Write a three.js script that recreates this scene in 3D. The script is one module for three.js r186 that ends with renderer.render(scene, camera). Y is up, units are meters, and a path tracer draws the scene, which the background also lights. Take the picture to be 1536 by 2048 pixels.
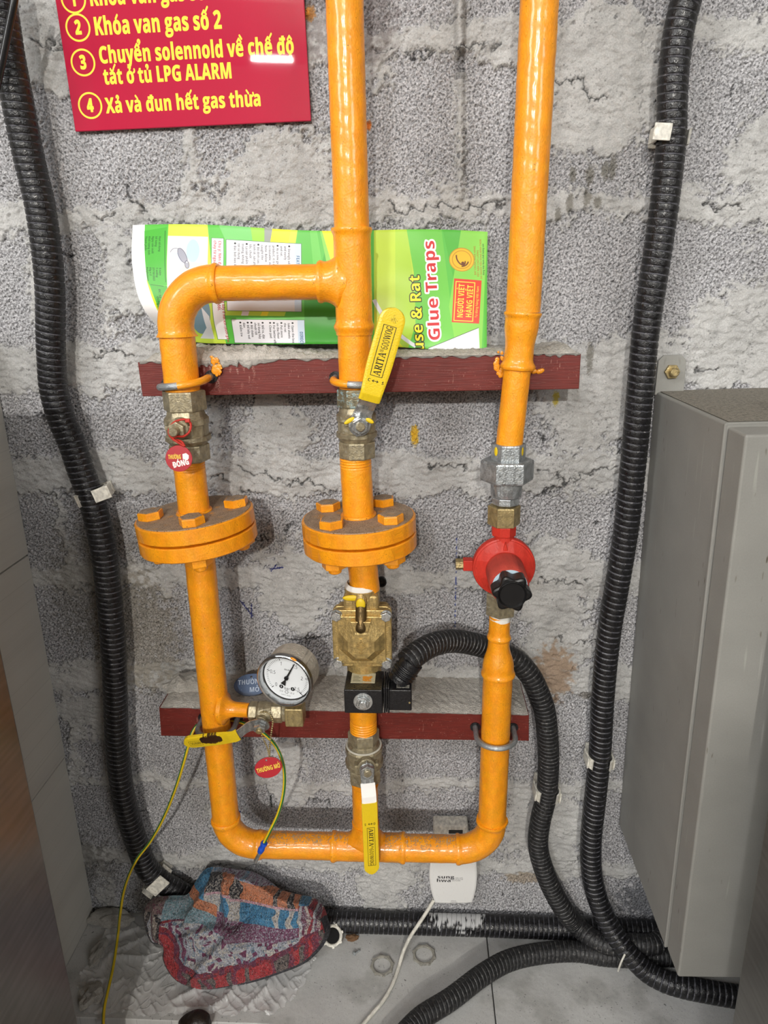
import * as THREE from 'three';
import { createNoise2D, createNoise3D } from 'simplex-noise';
import { mergeGeometries, toCreasedNormals } from 'three/addons/utils/BufferGeometryUtils.js';
import { RoundedBoxGeometry } from 'three/addons/geometries/RoundedBoxGeometry.js';
import { RectAreaLightUniformsLib } from 'three/addons/lights/RectAreaLightUniformsLib.js';
RectAreaLightUniformsLib.init();

// ---------------------------------------------------------------- camera, light, exposure
const scene = new THREE.Scene();
const camera = new THREE.PerspectiveCamera(2 * Math.atan(1024 / 1400) * 180 / Math.PI, 1536 / 2048, 0.02, 30);
camera.position.set(0, 0.93766, 0.838);
{
  const right = new THREE.Vector3(0.998857, -0.01473, -0.045476), fwd = new THREE.Vector3(-0.047802, -0.3078, -0.95025).normalize();
  const up = new THREE.Vector3().crossVectors(right, fwd).normalize();
  camera.matrixAutoUpdate = true;
  camera.quaternion.setFromRotationMatrix(new THREE.Matrix4().makeBasis(new THREE.Vector3().crossVectors(fwd, up), up, fwd.clone().negate()));
}
scene.background = new THREE.Color(0x000000);
const renderer = new THREE.WebGLRenderer({ antialias: true });
renderer.toneMapping = THREE.LinearToneMapping;
renderer.toneMappingExposure = 0.9;
renderer.shadowMap.enabled = true;
const LIGHT = { bulb: 33, tube: 1500, panel: 14, left: 15, right: 7 };   // bulb in candela, tube and panels in nits

// ---------------------------------------------------------------- helpers
const V = (x, y, z) => new THREE.Vector3(x, y, z);
const PI = Math.PI, sin = Math.sin, cos = Math.cos, abs = Math.abs, min = Math.min, max = Math.max, exp = Math.exp;
const clamp = (x, a = 0, b = 1) => min(b, max(a, x));
const ss = (a, b, x) => { const t = clamp((x - a) / (b - a)); return t * t * (3 - 2 * t); };
const mix = (a, b, t) => a + (b - a) * t;
function rng(seed) { let a = seed >>> 0; return () => { a = (a + 0x6d2b79f5) | 0; let t = Math.imul(a ^ (a >>> 15), 1 | a); t = (t + Math.imul(t ^ (t >>> 7), 61 | t)) ^ t; return ((t ^ (t >>> 14)) >>> 0) / 4294967296; }; }
const n2 = createNoise2D(rng(11)), n3 = createNoise3D(rng(12)), n2b = createNoise2D(rng(13));
const fbm = (x, y, o = 4) => { let s = 0, a = 0.5; for (let i = 0; i < o; i++) { s += a * n2(x, y); x = x * 2.03 + 7.1; y = y * 2.03 - 3.7; a *= 0.5; } return s; };
const hash = (x, y) => { let h = Math.imul(x | 0, 374761393) ^ Math.imul(y | 0, 668265263); h = Math.imul(h ^ (h >>> 13), 1274126177); return ((h ^ (h >>> 16)) >>> 0) / 4294967296; };

const taken = new Map();
function numbered(name) { const k = taken.get(name) || 0; taken.set(name, k + 1); return k ? name + '_' + String(k).padStart(3, '0') : name; }
function shadow(m) { m.castShadow = true; m.receiveShadow = true; return m; }
function tag(o, label, category, group) { o.userData.label = label; o.userData.category = category; if (group) o.userData.group = group; return o; }
function thing(name, label, category, pos = [0, 0, 0], group) {
  const o = new THREE.Group(); o.name = numbered(name); o.position.set(...pos); scene.add(o);
  return tag(o, label, category, group);
}
// adds one mesh called name under parent (world geometry is shifted into the parent's frame when shift is on)
function metric(g) {                                                     // uv in metres, each face looked at along its steepest axis
  const p = g.attributes.position, n = g.attributes.normal, u = new Float32Array(p.count * 2);
  for (let i = 0; i < p.count; i++) { const x = p.getX(i), y = p.getY(i), z = p.getZ(i), a = abs(n.getX(i)), b = abs(n.getY(i)), c = abs(n.getZ(i)); if (b > a && b > c) { u[2 * i] = x; u[2 * i + 1] = z; } else { u[2 * i] = a > c ? z + 0.031 : x; u[2 * i + 1] = y; } }
  g.setAttribute('uv', new THREE.BufferAttribute(u, 2)); return g;
}
function part(name, geos, material, parent, label) {
  let g = Array.isArray(geos) ? (geos.length > 1 ? mergeGeometries(geos.map(clean)) : geos[0]) : geos;
  if (material.userData.metric && !g.userData.keep && g.attributes.normal) metric(g);
  const m = shadow(new THREE.Mesh(g, material)); m.name = numbered(name);
  if (label) m.userData.label = label;
  (parent || scene).add(m); return m;
}
function clean(g) {
  g = g.index ? g.toNonIndexed() : g;
  for (const k of Object.keys(g.attributes)) if (!['position', 'normal', 'uv'].includes(k)) g.deleteAttribute(k);
  if (!g.attributes.uv) g.setAttribute('uv', new THREE.BufferAttribute(new Float32Array(g.attributes.position.count * 2), 2));
  return g;
}
const one = (name, geos, material, label, category, group) => tag(part(name, geos, material, scene), label, category, group);
function structure(o) { o.userData.kind = 'structure'; return o; }
const mv = (g, x, y, z) => g.translate(x, y, z);
const rel = (g, o) => g.translate(-o.position.x, -o.position.y, -o.position.z);

// sweep a round section along points; rf(s, theta) is the radius; uv in metres
function sweep(pts, rf, seg = 24, caps = true, squash) {
  const N = pts.length, pos = [], uv = [], idx = [];
  const tan = pts.map((p, i) => pts[min(N - 1, i + 1)].clone().sub(pts[max(0, i - 1)]).normalize());
  let nor = abs(tan[0].z) < 0.9 ? V(0, 0, -1) : V(0, -1, 0);
  nor.sub(tan[0].clone().multiplyScalar(nor.dot(tan[0]))).normalize();
  let s = 0; const fr = [];
  for (let i = 0; i < N; i++) {
    if (i) { s += pts[i].distanceTo(pts[i - 1]); nor = nor.clone().sub(tan[i].clone().multiplyScalar(nor.dot(tan[i]))).normalize(); }
    const bin = V().crossVectors(tan[i], nor);
    fr.push([nor, bin]);
    for (let j = 0; j <= seg; j++) {
      const th = j / seg * 2 * PI, r = typeof rf === 'number' ? rf : rf(s, th, i);
      const c = cos(th) * r, d = sin(th) * r * (squash || 1);
      pos.push(pts[i].x + nor.x * c + bin.x * d, pts[i].y + nor.y * c + bin.y * d, pts[i].z + nor.z * c + bin.z * d);
      uv.push(j / seg * 2 * PI * 0.017, s);
    }
  }
  const w = seg + 1;
  for (let i = 0; i < N - 1; i++) for (let j = 0; j < seg; j++) { const a = i * w + j; idx.push(a, a + 1, a + w, a + 1, a + w + 1, a + w); }
  const g = new THREE.BufferGeometry();
  const ringEnd = pos.length / 3;
  if (caps) for (const e of [0, N - 1]) {
    const b = pos.length / 3; pos.push(pts[e].x, pts[e].y, pts[e].z); uv.push(0, 0);
    for (let j = 0; j <= seg; j++) { const k = (e * w + j) * 3; pos.push(pos[k], pos[k + 1], pos[k + 2]); uv.push(0.005 * cos(j), 0.005 * sin(j)); }
    for (let j = 0; j < seg; j++) e ? idx.push(b, b + 1 + j, b + 2 + j) : idx.push(b, b + 2 + j, b + 1 + j);
  }
  g.setAttribute('position', new THREE.Float32BufferAttribute(pos, 3)); g.setAttribute('uv', new THREE.Float32BufferAttribute(uv, 2)); g.setIndex(idx);
  g.computeVertexNormals();
  const nn = g.attributes.normal;                                       // close the seam
  for (let i = 0; i < N; i++) { const a = i * w, b = a + seg; const v = V(nn.getX(a) + nn.getX(b), nn.getY(a) + nn.getY(b), nn.getZ(a) + nn.getZ(b)).normalize(); nn.setXYZ(a, v.x, v.y, v.z); nn.setXYZ(b, v.x, v.y, v.z); }
  g.userData.keep = true; return g;
}
const spline = (pts, n) => new THREE.CatmullRomCurve3(pts.map((p) => V(...p)), false, 'centripetal').getSpacedPoints(n);
function bent(corners, r, step = 0.003) {                                // polyline with rounded corners
  const c = corners.map((p) => V(...p)), path = new THREE.CurvePath(); let from = c[0];
  for (let i = 1; i < c.length - 1; i++) {
    const a = c[i - 1].clone().sub(c[i]).normalize(), b = c[i + 1].clone().sub(c[i]).normalize();
    const p = c[i].clone().addScaledVector(a, r), q = c[i].clone().addScaledVector(b, r);
    path.add(new THREE.LineCurve3(from, p));
    const k = 0.4477; path.add(new THREE.CubicBezierCurve3(p, p.clone().addScaledVector(a, -r * (1 - k)), q.clone().addScaledVector(b, -r * (1 - k)), q)); from = q;
  }
  path.add(new THREE.LineCurve3(from, c[c.length - 1]));
  return path.getSpacedPoints(Math.ceil(path.getLength() / step));
}
const lathe = (pts, seg = 32) => toCreasedNormals(new THREE.LatheGeometry(pts.map((p) => new THREE.Vector2(p[0], p[1])), seg), 0.6);
// prism with n sides along y, chamfered like a nut; r is the corner radius
function nut(n, r, h, ch = 0.0012, hole = 0, turn = 0) {
  const s = new THREE.Shape(), pt = (a, q) => [cos(a) * q, sin(a) * q];
  for (let i = 0; i <= n; i++) { const p = pt(i / n * 2 * PI + turn, r - ch); i ? s.lineTo(...p) : s.moveTo(...p); }
  if (hole) { const hp = new THREE.Path(); hp.absarc(0, 0, hole, 0, 2 * PI, true); s.holes.push(hp); }
  const g = new THREE.ExtrudeGeometry(s, { depth: h - 2 * ch, bevelEnabled: true, bevelThickness: ch, bevelSize: ch, bevelSegments: 2, curveSegments: 20 });
  g.translate(0, 0, -(h - 2 * ch) / 2); g.rotateX(-PI / 2); return g;
}
const rbox = (w, h, d, r = 0.001, seg = 3) => new RoundedBoxGeometry(w, h, d, seg, r);
const cyl = (r, h, seg = 28, r2 = r, b = min(0.0008, h / 4, r / 3)) => lathe([[0, -h / 2], [r - b, -h / 2], [r, -h / 2 + b], [r2, h / 2 - b], [r2 - b, h / 2], [0, h / 2]], seg);
const alongZ = (g) => g.rotateX(PI / 2);
function plate(shape, d, b = 0.0005, curve = 16) { const g = new THREE.ExtrudeGeometry(shape, { depth: d - 2 * b, bevelEnabled: b > 0, bevelThickness: b, bevelSize: b, bevelOffset: -b, bevelSegments: 2, curveSegments: curve }); return g.translate(0, 0, b); }
function rectShape(x0, y0, x1, y1, r = 0) {
  const s = new THREE.Shape(); s.moveTo(x0 + r, y0); s.lineTo(x1 - r, y0); if (r) s.absarc(x1 - r, y0 + r, r, -PI / 2, 0); s.lineTo(x1, y1 - r); if (r) s.absarc(x1 - r, y1 - r, r, 0, PI / 2);
  s.lineTo(x0 + r, y1); if (r) s.absarc(x0 + r, y1 - r, r, PI / 2, PI); s.lineTo(x0, y0 + r); if (r) s.absarc(x0 + r, y0 + r, r, PI, 1.5 * PI); return s;
}
function boxUV(g, x0, y0, w, h) { const p = g.attributes.position, u = new Float32Array(p.count * 2); for (let i = 0; i < p.count; i++) { u[2 * i] = (p.getX(i) - x0) / w; u[2 * i + 1] = (p.getY(i) - y0) / h; } g.setAttribute('uv', new THREE.BufferAttribute(u, 2)); return g; }
// strap of thickness th along +y: half width hw(t), height above the base zc(t), t from 0 to 1; uv u across, v along
function strap(L, hw, zc, th, n = 60, m = 6) {
  const pos = [], uv = [], idx = [], grid = (i, j, k) => (k * (n + 1) + i) * (m + 1) + j;
  for (let k = 0; k < 2; k++) for (let i = 0; i <= n; i++) for (let j = 0; j <= m; j++) {
    const t = i / n, q = j / m * 2 - 1, edge = k ? (abs(q) > 0.99 ? 0.25 : 0) : (abs(q) > 0.99 ? 0.25 : 0);
    const e = 0.001, dz = (zc(min(1, t + e)) - zc(max(0, t - e))) / (2 * e * L), l = Math.hypot(1, dz), o = (k ? 0.5 - edge : -0.5 + edge) * th;
    pos.push(q * hw(t), t * L - dz / l * o, zc(t) + o / l); uv.push(j / m, t);
  }
  const q4 = (a, b, c, d) => idx.push(a, b, c, a, c, d);
  for (let i = 0; i < n; i++) for (let j = 0; j < m; j++) {
    q4(grid(i, j, 1), grid(i, j + 1, 1), grid(i + 1, j + 1, 1), grid(i + 1, j, 1));
    q4(grid(i, j, 0), grid(i + 1, j, 0), grid(i + 1, j + 1, 0), grid(i, j + 1, 0));
  }
  for (let i = 0; i < n; i++) { q4(grid(i, 0, 0), grid(i, 0, 1), grid(i + 1, 0, 1), grid(i + 1, 0, 0)); q4(grid(i, m, 1), grid(i, m, 0), grid(i + 1, m, 0), grid(i + 1, m, 1)); }
  for (let j = 0; j < m; j++) { q4(grid(0, j, 0), grid(0, j + 1, 0), grid(0, j + 1, 1), grid(0, j, 1)); q4(grid(n, j, 1), grid(n, j + 1, 1), grid(n, j + 1, 0), grid(n, j, 0)); }
  const g = new THREE.BufferGeometry(); g.setAttribute('position', new THREE.Float32BufferAttribute(pos, 3)); g.setAttribute('uv', new THREE.Float32BufferAttribute(uv, 2)); g.setIndex(idx);
  g.computeVertexNormals();
  return toCreasedNormals(g, 0.9);
}

// ---------------------------------------------------------------- textures and materials
function dataTex(w, h, fn, srgb = true, wrap = THREE.MirroredRepeatWrapping) {   // fn(u, v, out) in 0..1
  const d = new Uint8Array(w * h * 4), o = [0, 0, 0];
  for (let j = 0, k = 0; j < h; j++) for (let i = 0; i < w; i++, k += 4) { fn((i + 0.5) / w, (j + 0.5) / h, o); d[k] = clamp(o[0]) * 255; d[k + 1] = clamp(o[1]) * 255; d[k + 2] = clamp(o[2]) * 255; d[k + 3] = 255; }
  const t = new THREE.DataTexture(d, w, h); t.magFilter = t.minFilter = THREE.LinearFilter; t.wrapS = t.wrapT = wrap; if (srgb) t.colorSpace = THREE.SRGBColorSpace; t.needsUpdate = true; return t;
}
function canvasTex(w, h, draw, srgb = true) {
  const c = document.createElement('canvas'); c.width = w; c.height = h; const x = c.getContext('2d'); draw(x, w, h);
  const t = new THREE.CanvasTexture(c); if (srgb) t.colorSpace = THREE.SRGBColorSpace; t.magFilter = THREE.LinearFilter; return t;
}
const mk = (m) => { if (m.bumpMap && m.map && m.map.repeat.x > 2) m.userData.metric = true; return m; };
// text with Vietnamese marks: base letters from the font, the marks drawn as strokes. x, y is the left end of the baseline
function viet(c, text, x, y, size, o = {}) {
  c.save(); c.translate(x, y); c.scale(o.sx || 1, o.sy || 1); c.font = (o.weight ?? 'bold') + ' ' + size + 'px sans-serif'; c.textAlign = 'left'; c.textBaseline = 'alphabetic'; c.lineJoin = c.lineCap = 'round';
  const units = []; let at = 0;
  for (const ch of text.normalize('NFD')) { const k = ch.codePointAt(0); if (k >= 0x300 && k <= 0x36f) { units[units.length - 1].marks.push(k); continue; } const w = c.measureText(ch).width; units.push({ ch, x: at, w, marks: [] }); at += w; }
  const dx = o.center ? -at / 2 : 0, lw = size * (o.bold ?? 0.075), U = size / 100;
  const pass = (stroke) => units.forEach((u) => {
    stroke ? c.strokeText(u.ch, dx + u.x, 0) : c.fillText(u.ch, dx + u.x, 0); if (!u.marks.length) return;
    const caps = u.ch === u.ch.toUpperCase(), cx = dx + u.x + u.w / 2, top = -(caps ? 78 : 60) * U, grow = stroke ? c.lineWidth : 0, hat = u.marks.includes(0x302) || u.marks.includes(0x306); const old = [c.lineWidth, c.strokeStyle]; c.lineWidth = lw + grow; if (!stroke) c.strokeStyle = c.fillStyle;
    const L = (...p) => { c.beginPath(); p.forEach((q, i) => i ? c.lineTo(cx + q[0] * U, top + q[1] * U) : c.moveTo(cx + q[0] * U, top + q[1] * U)); c.stroke(); };
    for (const m of u.marks) { const r = hat ? 16 : 0, h = hat ? -12 : 0;
      if (m === 0x302) L([-13, 0], [0, -14], [13, 0]); if (m === 0x306) { c.beginPath(); c.arc(cx, top - 11 * U, 11 * U, 0.2, PI - 0.2); c.stroke(); }
      if (m === 0x31b) { const e = u.w / 2 / U - 4; c.beginPath(); c.arc(cx + e * U, top + (caps ? 4 : 3) * U, 9 * U, -0.6, 1.4); c.stroke(); }
      if (m === 0x301) L([r - 3, h - 1], [r + 9, h - 15]); if (m === 0x300) L([r + 3, h - 1], [r - 9, h - 15]); if (m === 0x303) L([-12, -3], [-5, -10], [4, -4], [11, -11]);
      if (m === 0x309) { c.beginPath(); c.arc(cx + r * U, top + (h - 12) * U, 7 * U, PI, 2.4 * PI); c.lineTo(cx + r * U, top + (h - 1) * U); c.stroke(); } if (m === 0x323) { c.beginPath(); c.arc(cx, 15 * U, lw * 0.75 + grow / 2, 0, 2 * PI); c.fill(); if (stroke) c.stroke(); } }
    c.lineWidth = old[0]; c.strokeStyle = old[1];
  });
  if (o.outline) { c.lineWidth = o.outline; if (o.outlineColor) c.strokeStyle = o.outlineColor; pass(true); } pass(false); c.restore(); return at;
}
function vietWidth(c, text, size, weight = 'bold') { c.font = weight + ' ' + size + 'px sans-serif'; let w = 0; for (const ch of text.normalize('NFD')) { const k = ch.codePointAt(0); if (k < 0x300 || k > 0x36f) w += c.measureText(ch).width; } return w; }
const std = (o) => mk(new THREE.MeshStandardMaterial(o)), phys = (o) => mk(new THREE.MeshPhysicalMaterial(o));
const rep = (t, sx, sy) => { t.repeat.set(sx, sy); return t; };
// paint: gloss coat with specks, chips and brush marks; tile of 0.16 m
function paintMaps(c, o = {}) {
  const seed = o.seed || 0, dirtOrShade = o.dirtOrShade ?? 0.4;
  const map = rep(dataTex(640, 640, (u, v, q) => {
    const x = u * 16 + seed, y = v * 16;
    let m = 1 + 0.07 * fbm(x * 0.6, y * 0.25, 3) + 0.03 * n2(x * 6, y * 2);
    const sp = n2(x * 5.2 + 50, y * 5.2), big = n2(x * 0.55 + 9, y * 0.55 - 4), chip = n2(x * 2.3 - 30, y * 2.3);
    let k = ss(0.86, 0.94, sp + 0.1 * n2(x * 1.1 + 4, y * 1.3)) * ss(0.0, 0.6, big) * dirtOrShade * 1.6 + ss(0.86, 0.92, chip) * ss(0.1, 0.4, big) * dirtOrShade * 1.6;
    k = clamp(k);
    q[0] = mix(c[0] * m, 0.26, k); q[1] = mix(c[1] * m * (1 + 0.03 * big), 0.15, k); q[2] = mix(c[2] * m, 0.08, k);
  }), 1 / 0.16, 1 / 0.16);
  const bump = rep(dataTex(512, 512, (u, v, q) => {
    const x = u * 16 + seed, y = v * 16; q[0] = q[1] = q[2] = 0.5 + 0.22 * fbm(x * 1.1, y * 0.8, 2) + 0.14 * n2(x * 4, y * 3) + 0.12 * (max(0, n2(x * 2.1 + 70, y * 2.1) - 0.6));
  }, false), 1 / 0.16, 1 / 0.16);
  return { map, bumpMap: bump, bumpScale: o.bump ?? 0.0006 };
}
const orange = phys({ ...paintMaps([0.95, 0.605, 0.05], { dirtOrShade: 0.55 }), roughness: 0.5, clearcoat: 0.5, clearcoatRoughness: 0.15 });
const redPaint = phys({ ...paintMaps([0.74, 0.195, 0.145], { seed: 40, dirtOrShade: 0.3, bump: 0.0003 }), roughness: 0.55, specularIntensity: 0.6, clearcoat: 0.12, clearcoatRoughness: 0.3 });
const dustyRed = std({ ...paintMaps([0.70, 0.25, 0.20], { seed: 140, dirtOrShade: 0.8, bump: 0.0004 }), roughness: 0.85 });
function metalMaps(c, spot, seed, o = {}) {
  const map = rep(dataTex(384, 384, (u, v, q) => {
    const x = u * 9 + seed, y = v * 9, m = 1 + 0.22 * fbm(x, y * 0.6, 4) + 0.05 * n2(x * 9, y * 9), k = ss(o.lo ?? 0.35, o.hi ?? 0.6, fbm(x * 0.9 + 30, y * 0.9, 4) + 0.25 * n2(x * 4, y * 4)) * (o.k ?? 0.7);
    for (let i = 0; i < 3; i++) q[i] = mix(c[i] * m, spot[i], k);
  }), 1 / 0.07, 1 / 0.07);
  const rough = rep(dataTex(256, 256, (u, v, q) => { const x = u * 9 + seed; const rv = o.rv ?? 1, k = (o.rough ?? 0.42) + rv * (0.22 * fbm(x, v * 9, 3) + 0.3 * ss(0.35, 0.6, fbm(x * 0.9 + 30, v * 8.1, 4))); q[0] = q[1] = q[2] = clamp(k, 0.12, 0.95); }, false), 1 / 0.07, 1 / 0.07);
  const bump = rep(dataTex(256, 256, (u, v, q) => { q[0] = q[1] = q[2] = 0.5 + 0.4 * fbm(u * 22 + seed, v * 22, 3); }, false), 1 / 0.07, 1 / 0.07);
  return { map, roughnessMap: rough, bumpMap: bump, bumpScale: o.bump ?? 0.00035 };
}
const brass = std({ ...metalMaps([0.66, 0.59, 0.42], [0.54, 0.51, 0.46], 3, { k: 0.5 }), metalness: 0.6, roughness: 1 });
const brassOld = std({ ...metalMaps([0.60, 0.56, 0.46], [0.66, 0.65, 0.61], 17, { k: 0.6 }), metalness: 0.5, roughness: 1 });
const brassGreen = std({ ...metalMaps([0.50, 0.47, 0.38], [0.62, 0.73, 0.76], 29, { lo: 0.05, hi: 0.4, k: 0.8 }), metalness: 0.5, roughness: 1 });
const castBrass = std({ ...metalMaps([0.74, 0.64, 0.42], [0.50, 0.43, 0.29], 61, { k: 0.4, bump: 0.0005, rough: 0.42 }), metalness: 0.65, roughness: 1 });
const steel = std({ ...metalMaps([0.72, 0.73, 0.73], [0.56, 0.53, 0.48], 71, { k: 0.2, rough: 0.26, rv: 0.35, bump: 0.00012 }), metalness: 0.8, roughness: 1 });
const galv = std({ ...metalMaps([0.68, 0.70, 0.71], [0.56, 0.53, 0.46], 83, { k: 0.4, rough: 0.4, bump: 0.0005 }), metalness: 0.72, roughness: 1 });
const chrome = std({ color: 0xd8d8d8, metalness: 1, roughness: 0.16 });
const blackPlastic = std({ ...metalMaps([0.085, 0.085, 0.095], [0.2, 0.19, 0.18], 91, { lo: 0.5, hi: 0.75, k: 0.4, rough: 0.36 }), roughness: 1 });
const hoseMat = std({ vertexColors: true, ...(() => { const m = metalMaps([0.085, 0.085, 0.093], [0.40, 0.39, 0.37], 97, { lo: 0.42, hi: 0.75, k: 0.3, rough: 0.34 }); return m; })(), roughness: 1 });
const hoseDusty = std({ vertexColors: true, ...metalMaps([0.095, 0.095, 0.10], [0.38, 0.37, 0.35], 103, { lo: 0.1, hi: 0.6, k: 0.45, rough: 0.5 }), roughness: 1 });
const whitePlastic = std({ ...metalMaps([0.84, 0.83, 0.79], [0.60, 0.56, 0.47], 109, { k: 0.35, rough: 0.5, bump: 0.0001 }), roughness: 1 });
const tape = std({ color: 0xe8e6df, roughness: 0.7 });
// ---------------------------------------------------------------- block wall
const WX0 = -0.66, WX1 = 0.50, WY0 = -0.03, WY1 = 1.34;
const joints = [[1.178, 0.017], [1.017, 0.014], [0.850, 0.027], [0.716, 0.027], [0.575, 0.019], [0.425, 0.022], [0.253, 0.011], [0.112, 0.016]];
// smears of mortar: centre x, y, half width, half height
const smears = [[-0.175, 0.775, 0.038, 0.05], [0.205, 0.80, 0.07, 0.055], [0.195, 1.13, 0.07, 0.075], [-0.385, 1.19, 0.05, 0.055], [0.40, 1.06, 0.06, 0.09], [0.40, 0.87, 0.09, 0.06], [-0.16, 0.565, 0.05, 0.07], [-0.15, 1.045, 0.09, 0.045],
  [-0.06, 1.16, 0.04, 0.03], [-0.40, 0.845, 0.10, 0.02], [0.16, 0.575, 0.07, 0.05], [0.185, 0.50, 0.05, 0.08], [-0.19, 0.28, 0.035, 0.055], [0.19, 0.18, 0.06, 0.09], [-0.46, 0.36, 0.05, 0.03], [-0.34, 0.95, 0.03, 0.05], [-0.05, 0.08, 0.05, 0.05], [0.03, 1.035, 0.02, 0.02]];
const colJoint = (row) => [-0.47 + (row % 2) * 0.2 + 0.03 * sin(row * 7), 0.40];
// cracks as polylines on the wall
const cracks = [[[-0.221, 0.7245], [-0.206, 0.7148], [-0.1838, 0.7161], [-0.1624, 0.705], [-0.1403, 0.7069], [-0.1092, 0.7004]], [[-0.2601, 0.7117], [-0.2439, 0.7149], [-0.2294, 0.6986], [-0.2108, 0.692]], [[0.1466, 0.7202], [0.1587, 0.7214], [0.1809, 0.7043], [0.2014, 0.7138], [0.2455, 0.7262]], [[0.181, 0.703], [0.1542, 0.6915], [0.1394, 0.6819]],
  [[-0.4228, 0.9713], [-0.398, 0.979], [-0.3771, 0.9813]], [[-0.3854, 0.8637], [-0.3545, 0.8669], [-0.3371, 0.8602]], [[0.1376, 1.1384], [0.1712, 1.1353], [0.1803, 1.1167], [0.1982, 1.1195]], [[-0.5048, 0.7829], [-0.4786, 0.7871], [-0.459, 0.7907]], [[-0.4787, 0.6924], [-0.4564, 0.6891], [-0.4102, 0.6923]], [[-0.1851, 0.4884], [-0.1583, 0.4812], [-0.1172, 0.4928]],
  [[0.1815, 0.4919], [0.2081, 0.4848], [0.2368, 0.4925]], [[-0.2286, 0.6283], [-0.1893, 0.6318], [-0.156, 0.6488]], [[-0.0545, 1.1685], [-0.0181, 1.1697], [0.0078, 1.1636], [0.0361, 1.1718]], [[0.0361, 1.1705], [0.0848, 1.1705]], [[0.0247, 1.021], [0.0576, 1.0163], [0.0956, 1.0221]], [[-0.0302, 1.0271], [-0.0193, 1.0142], [0.0247, 1.0199]], [[-0.3289, 1.0584], [-0.3058, 1.017]],
  [[0.2823, 0.6558], [0.2587, 0.6459], [0.2215, 0.6492]], [[-0.371, 1.1862], [-0.3886, 1.1776]], [[-0.4086, 1.1872], [-0.3902, 1.1845], [-0.3695, 1.1952]], [[-0.3868, 1.0133], [-0.3287, 1.0174], [-0.2998, 1.0195]], [[0.0448, 0.6015], [0.0798, 0.6051]], [[0.1492, 0.7849], [0.144, 0.7698], [0.1536, 0.7575]], [[0.3099, 0.8393], [0.3327, 0.838], [0.3495, 0.8401]], [[-0.4513, 0.1984], [-0.3985, 0.1952]], [[0.0153, 0.727], [0.1009, 0.7235]], [[0.1574, 0.5743], [0.2022, 0.571], [0.2336, 0.5746]],
  [[0.3281, 1.1928], [0.3501, 1.1965]], [[0.3226, 1.1246], [0.3423, 1.1277], [0.3596, 1.1327]], [[-0.157, 0.2235], [-0.1278, 0.2198]], [[0.3055, 1.0155], [0.3535, 1.0121]]];
const crackSeg = []; cracks.forEach((c) => { for (let i = 0; i < c.length - 1; i++) crackSeg.push([c[i][0], c[i][1], c[i + 1][0], c[i + 1][1]]); });
const CG = 0.03, crackGrid = new Map();
crackSeg.forEach((s) => { for (let a = Math.floor((min(s[0], s[2]) - 0.012) / CG); a <= Math.floor((max(s[0], s[2]) + 0.012) / CG); a++) for (let b = Math.floor((min(s[1], s[3]) - 0.012) / CG); b <= Math.floor((max(s[1], s[3]) + 0.012) / CG); b++) { const k = a * 1000 + b; crackGrid.has(k) ? crackGrid.get(k).push(s) : crackGrid.set(k, [s]); } });
function crackDist(x, y) {
  const l = crackGrid.get(Math.floor(x / CG) * 1000 + Math.floor(y / CG)); if (!l) return 1;
  const wx = x + 0.004 * n2(x * 55, y * 55) + 0.0008 * n2(x * 320, y * 320), wy = y + 0.0055 * n2(x * 60 + 40, y * 60) + 0.0018 * n2(x * 190, y * 190 + 9) + 0.0007 * n2(x * 500, y * 500); let d = 1;
  for (const s of l) { const dx = s[2] - s[0], dy = s[3] - s[1], t = clamp(((wx - s[0]) * dx + (wy - s[1]) * dy) / (dx * dx + dy * dy)); d = min(d, Math.hypot(wx - s[0] - t * dx, wy - s[1] - t * dy)); }
  return d;
}
const ridges = [[[0.0425, 1.212], 1.3, [0.0434, 1.1658], 0.0062, 0.010], [[0.0448, 1.1454], 0, [0.0465, 1.0256], 0.0052, 0.0045]];
// distance-like field: above 0 on a block's face, below 0 on mortar; also says which course and column
function field(x, y) {
  const wx = 0.016 * fbm(x * 13, y * 13, 3) + 0.005 * n2(x * 90, y * 90), wy = 0.019 * fbm(x * 11 + 31, y * 11, 3) + 0.005 * n2(x * 80 + 5, y * 80);
  let d = 1, row = 0;
  for (let i = 0; i < joints.length; i++) { const q = abs(y + wy - joints[i][0]) - joints[i][1]; if (q < d) d = q; if (y + wy < joints[i][0]) row = i + 1; }
  const cj = colJoint(row); let col = 0;
  for (let i = 0; i < cj.length; i++) { d = min(d, abs(x + wx - cj[i]) - 0.009); if (x + wx > cj[i]) col = i + 1; }
  for (const s of smears) { const ex = (x + 2.2 * wx - s[0]) / s[2], ey = (y + 2.2 * wy - s[1]) / s[3], q = (Math.hypot(ex, ey) - 1) * min(s[2], s[3]); if (q < d) d = q; }
  for (const r of ridges) { const top = r[1] || r[0][1]; if (y > r[2][1] - 0.003 && y < top + 0.003) d = min(d, abs(x - mix(r[2][0], r[0][0], clamp((y - r[2][1]) / (r[0][1] - r[2][1]))) + 0.001 * n2(3, y * 60)) - r[3]); }
  d += 0.0045 * n2(x * 120 + 3, y * 120) + 0.0035 * n2b(x * 260, y * 260) + 0.002 * n2(x * 520, y * 520);
  return [d, row, col];
}
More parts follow.
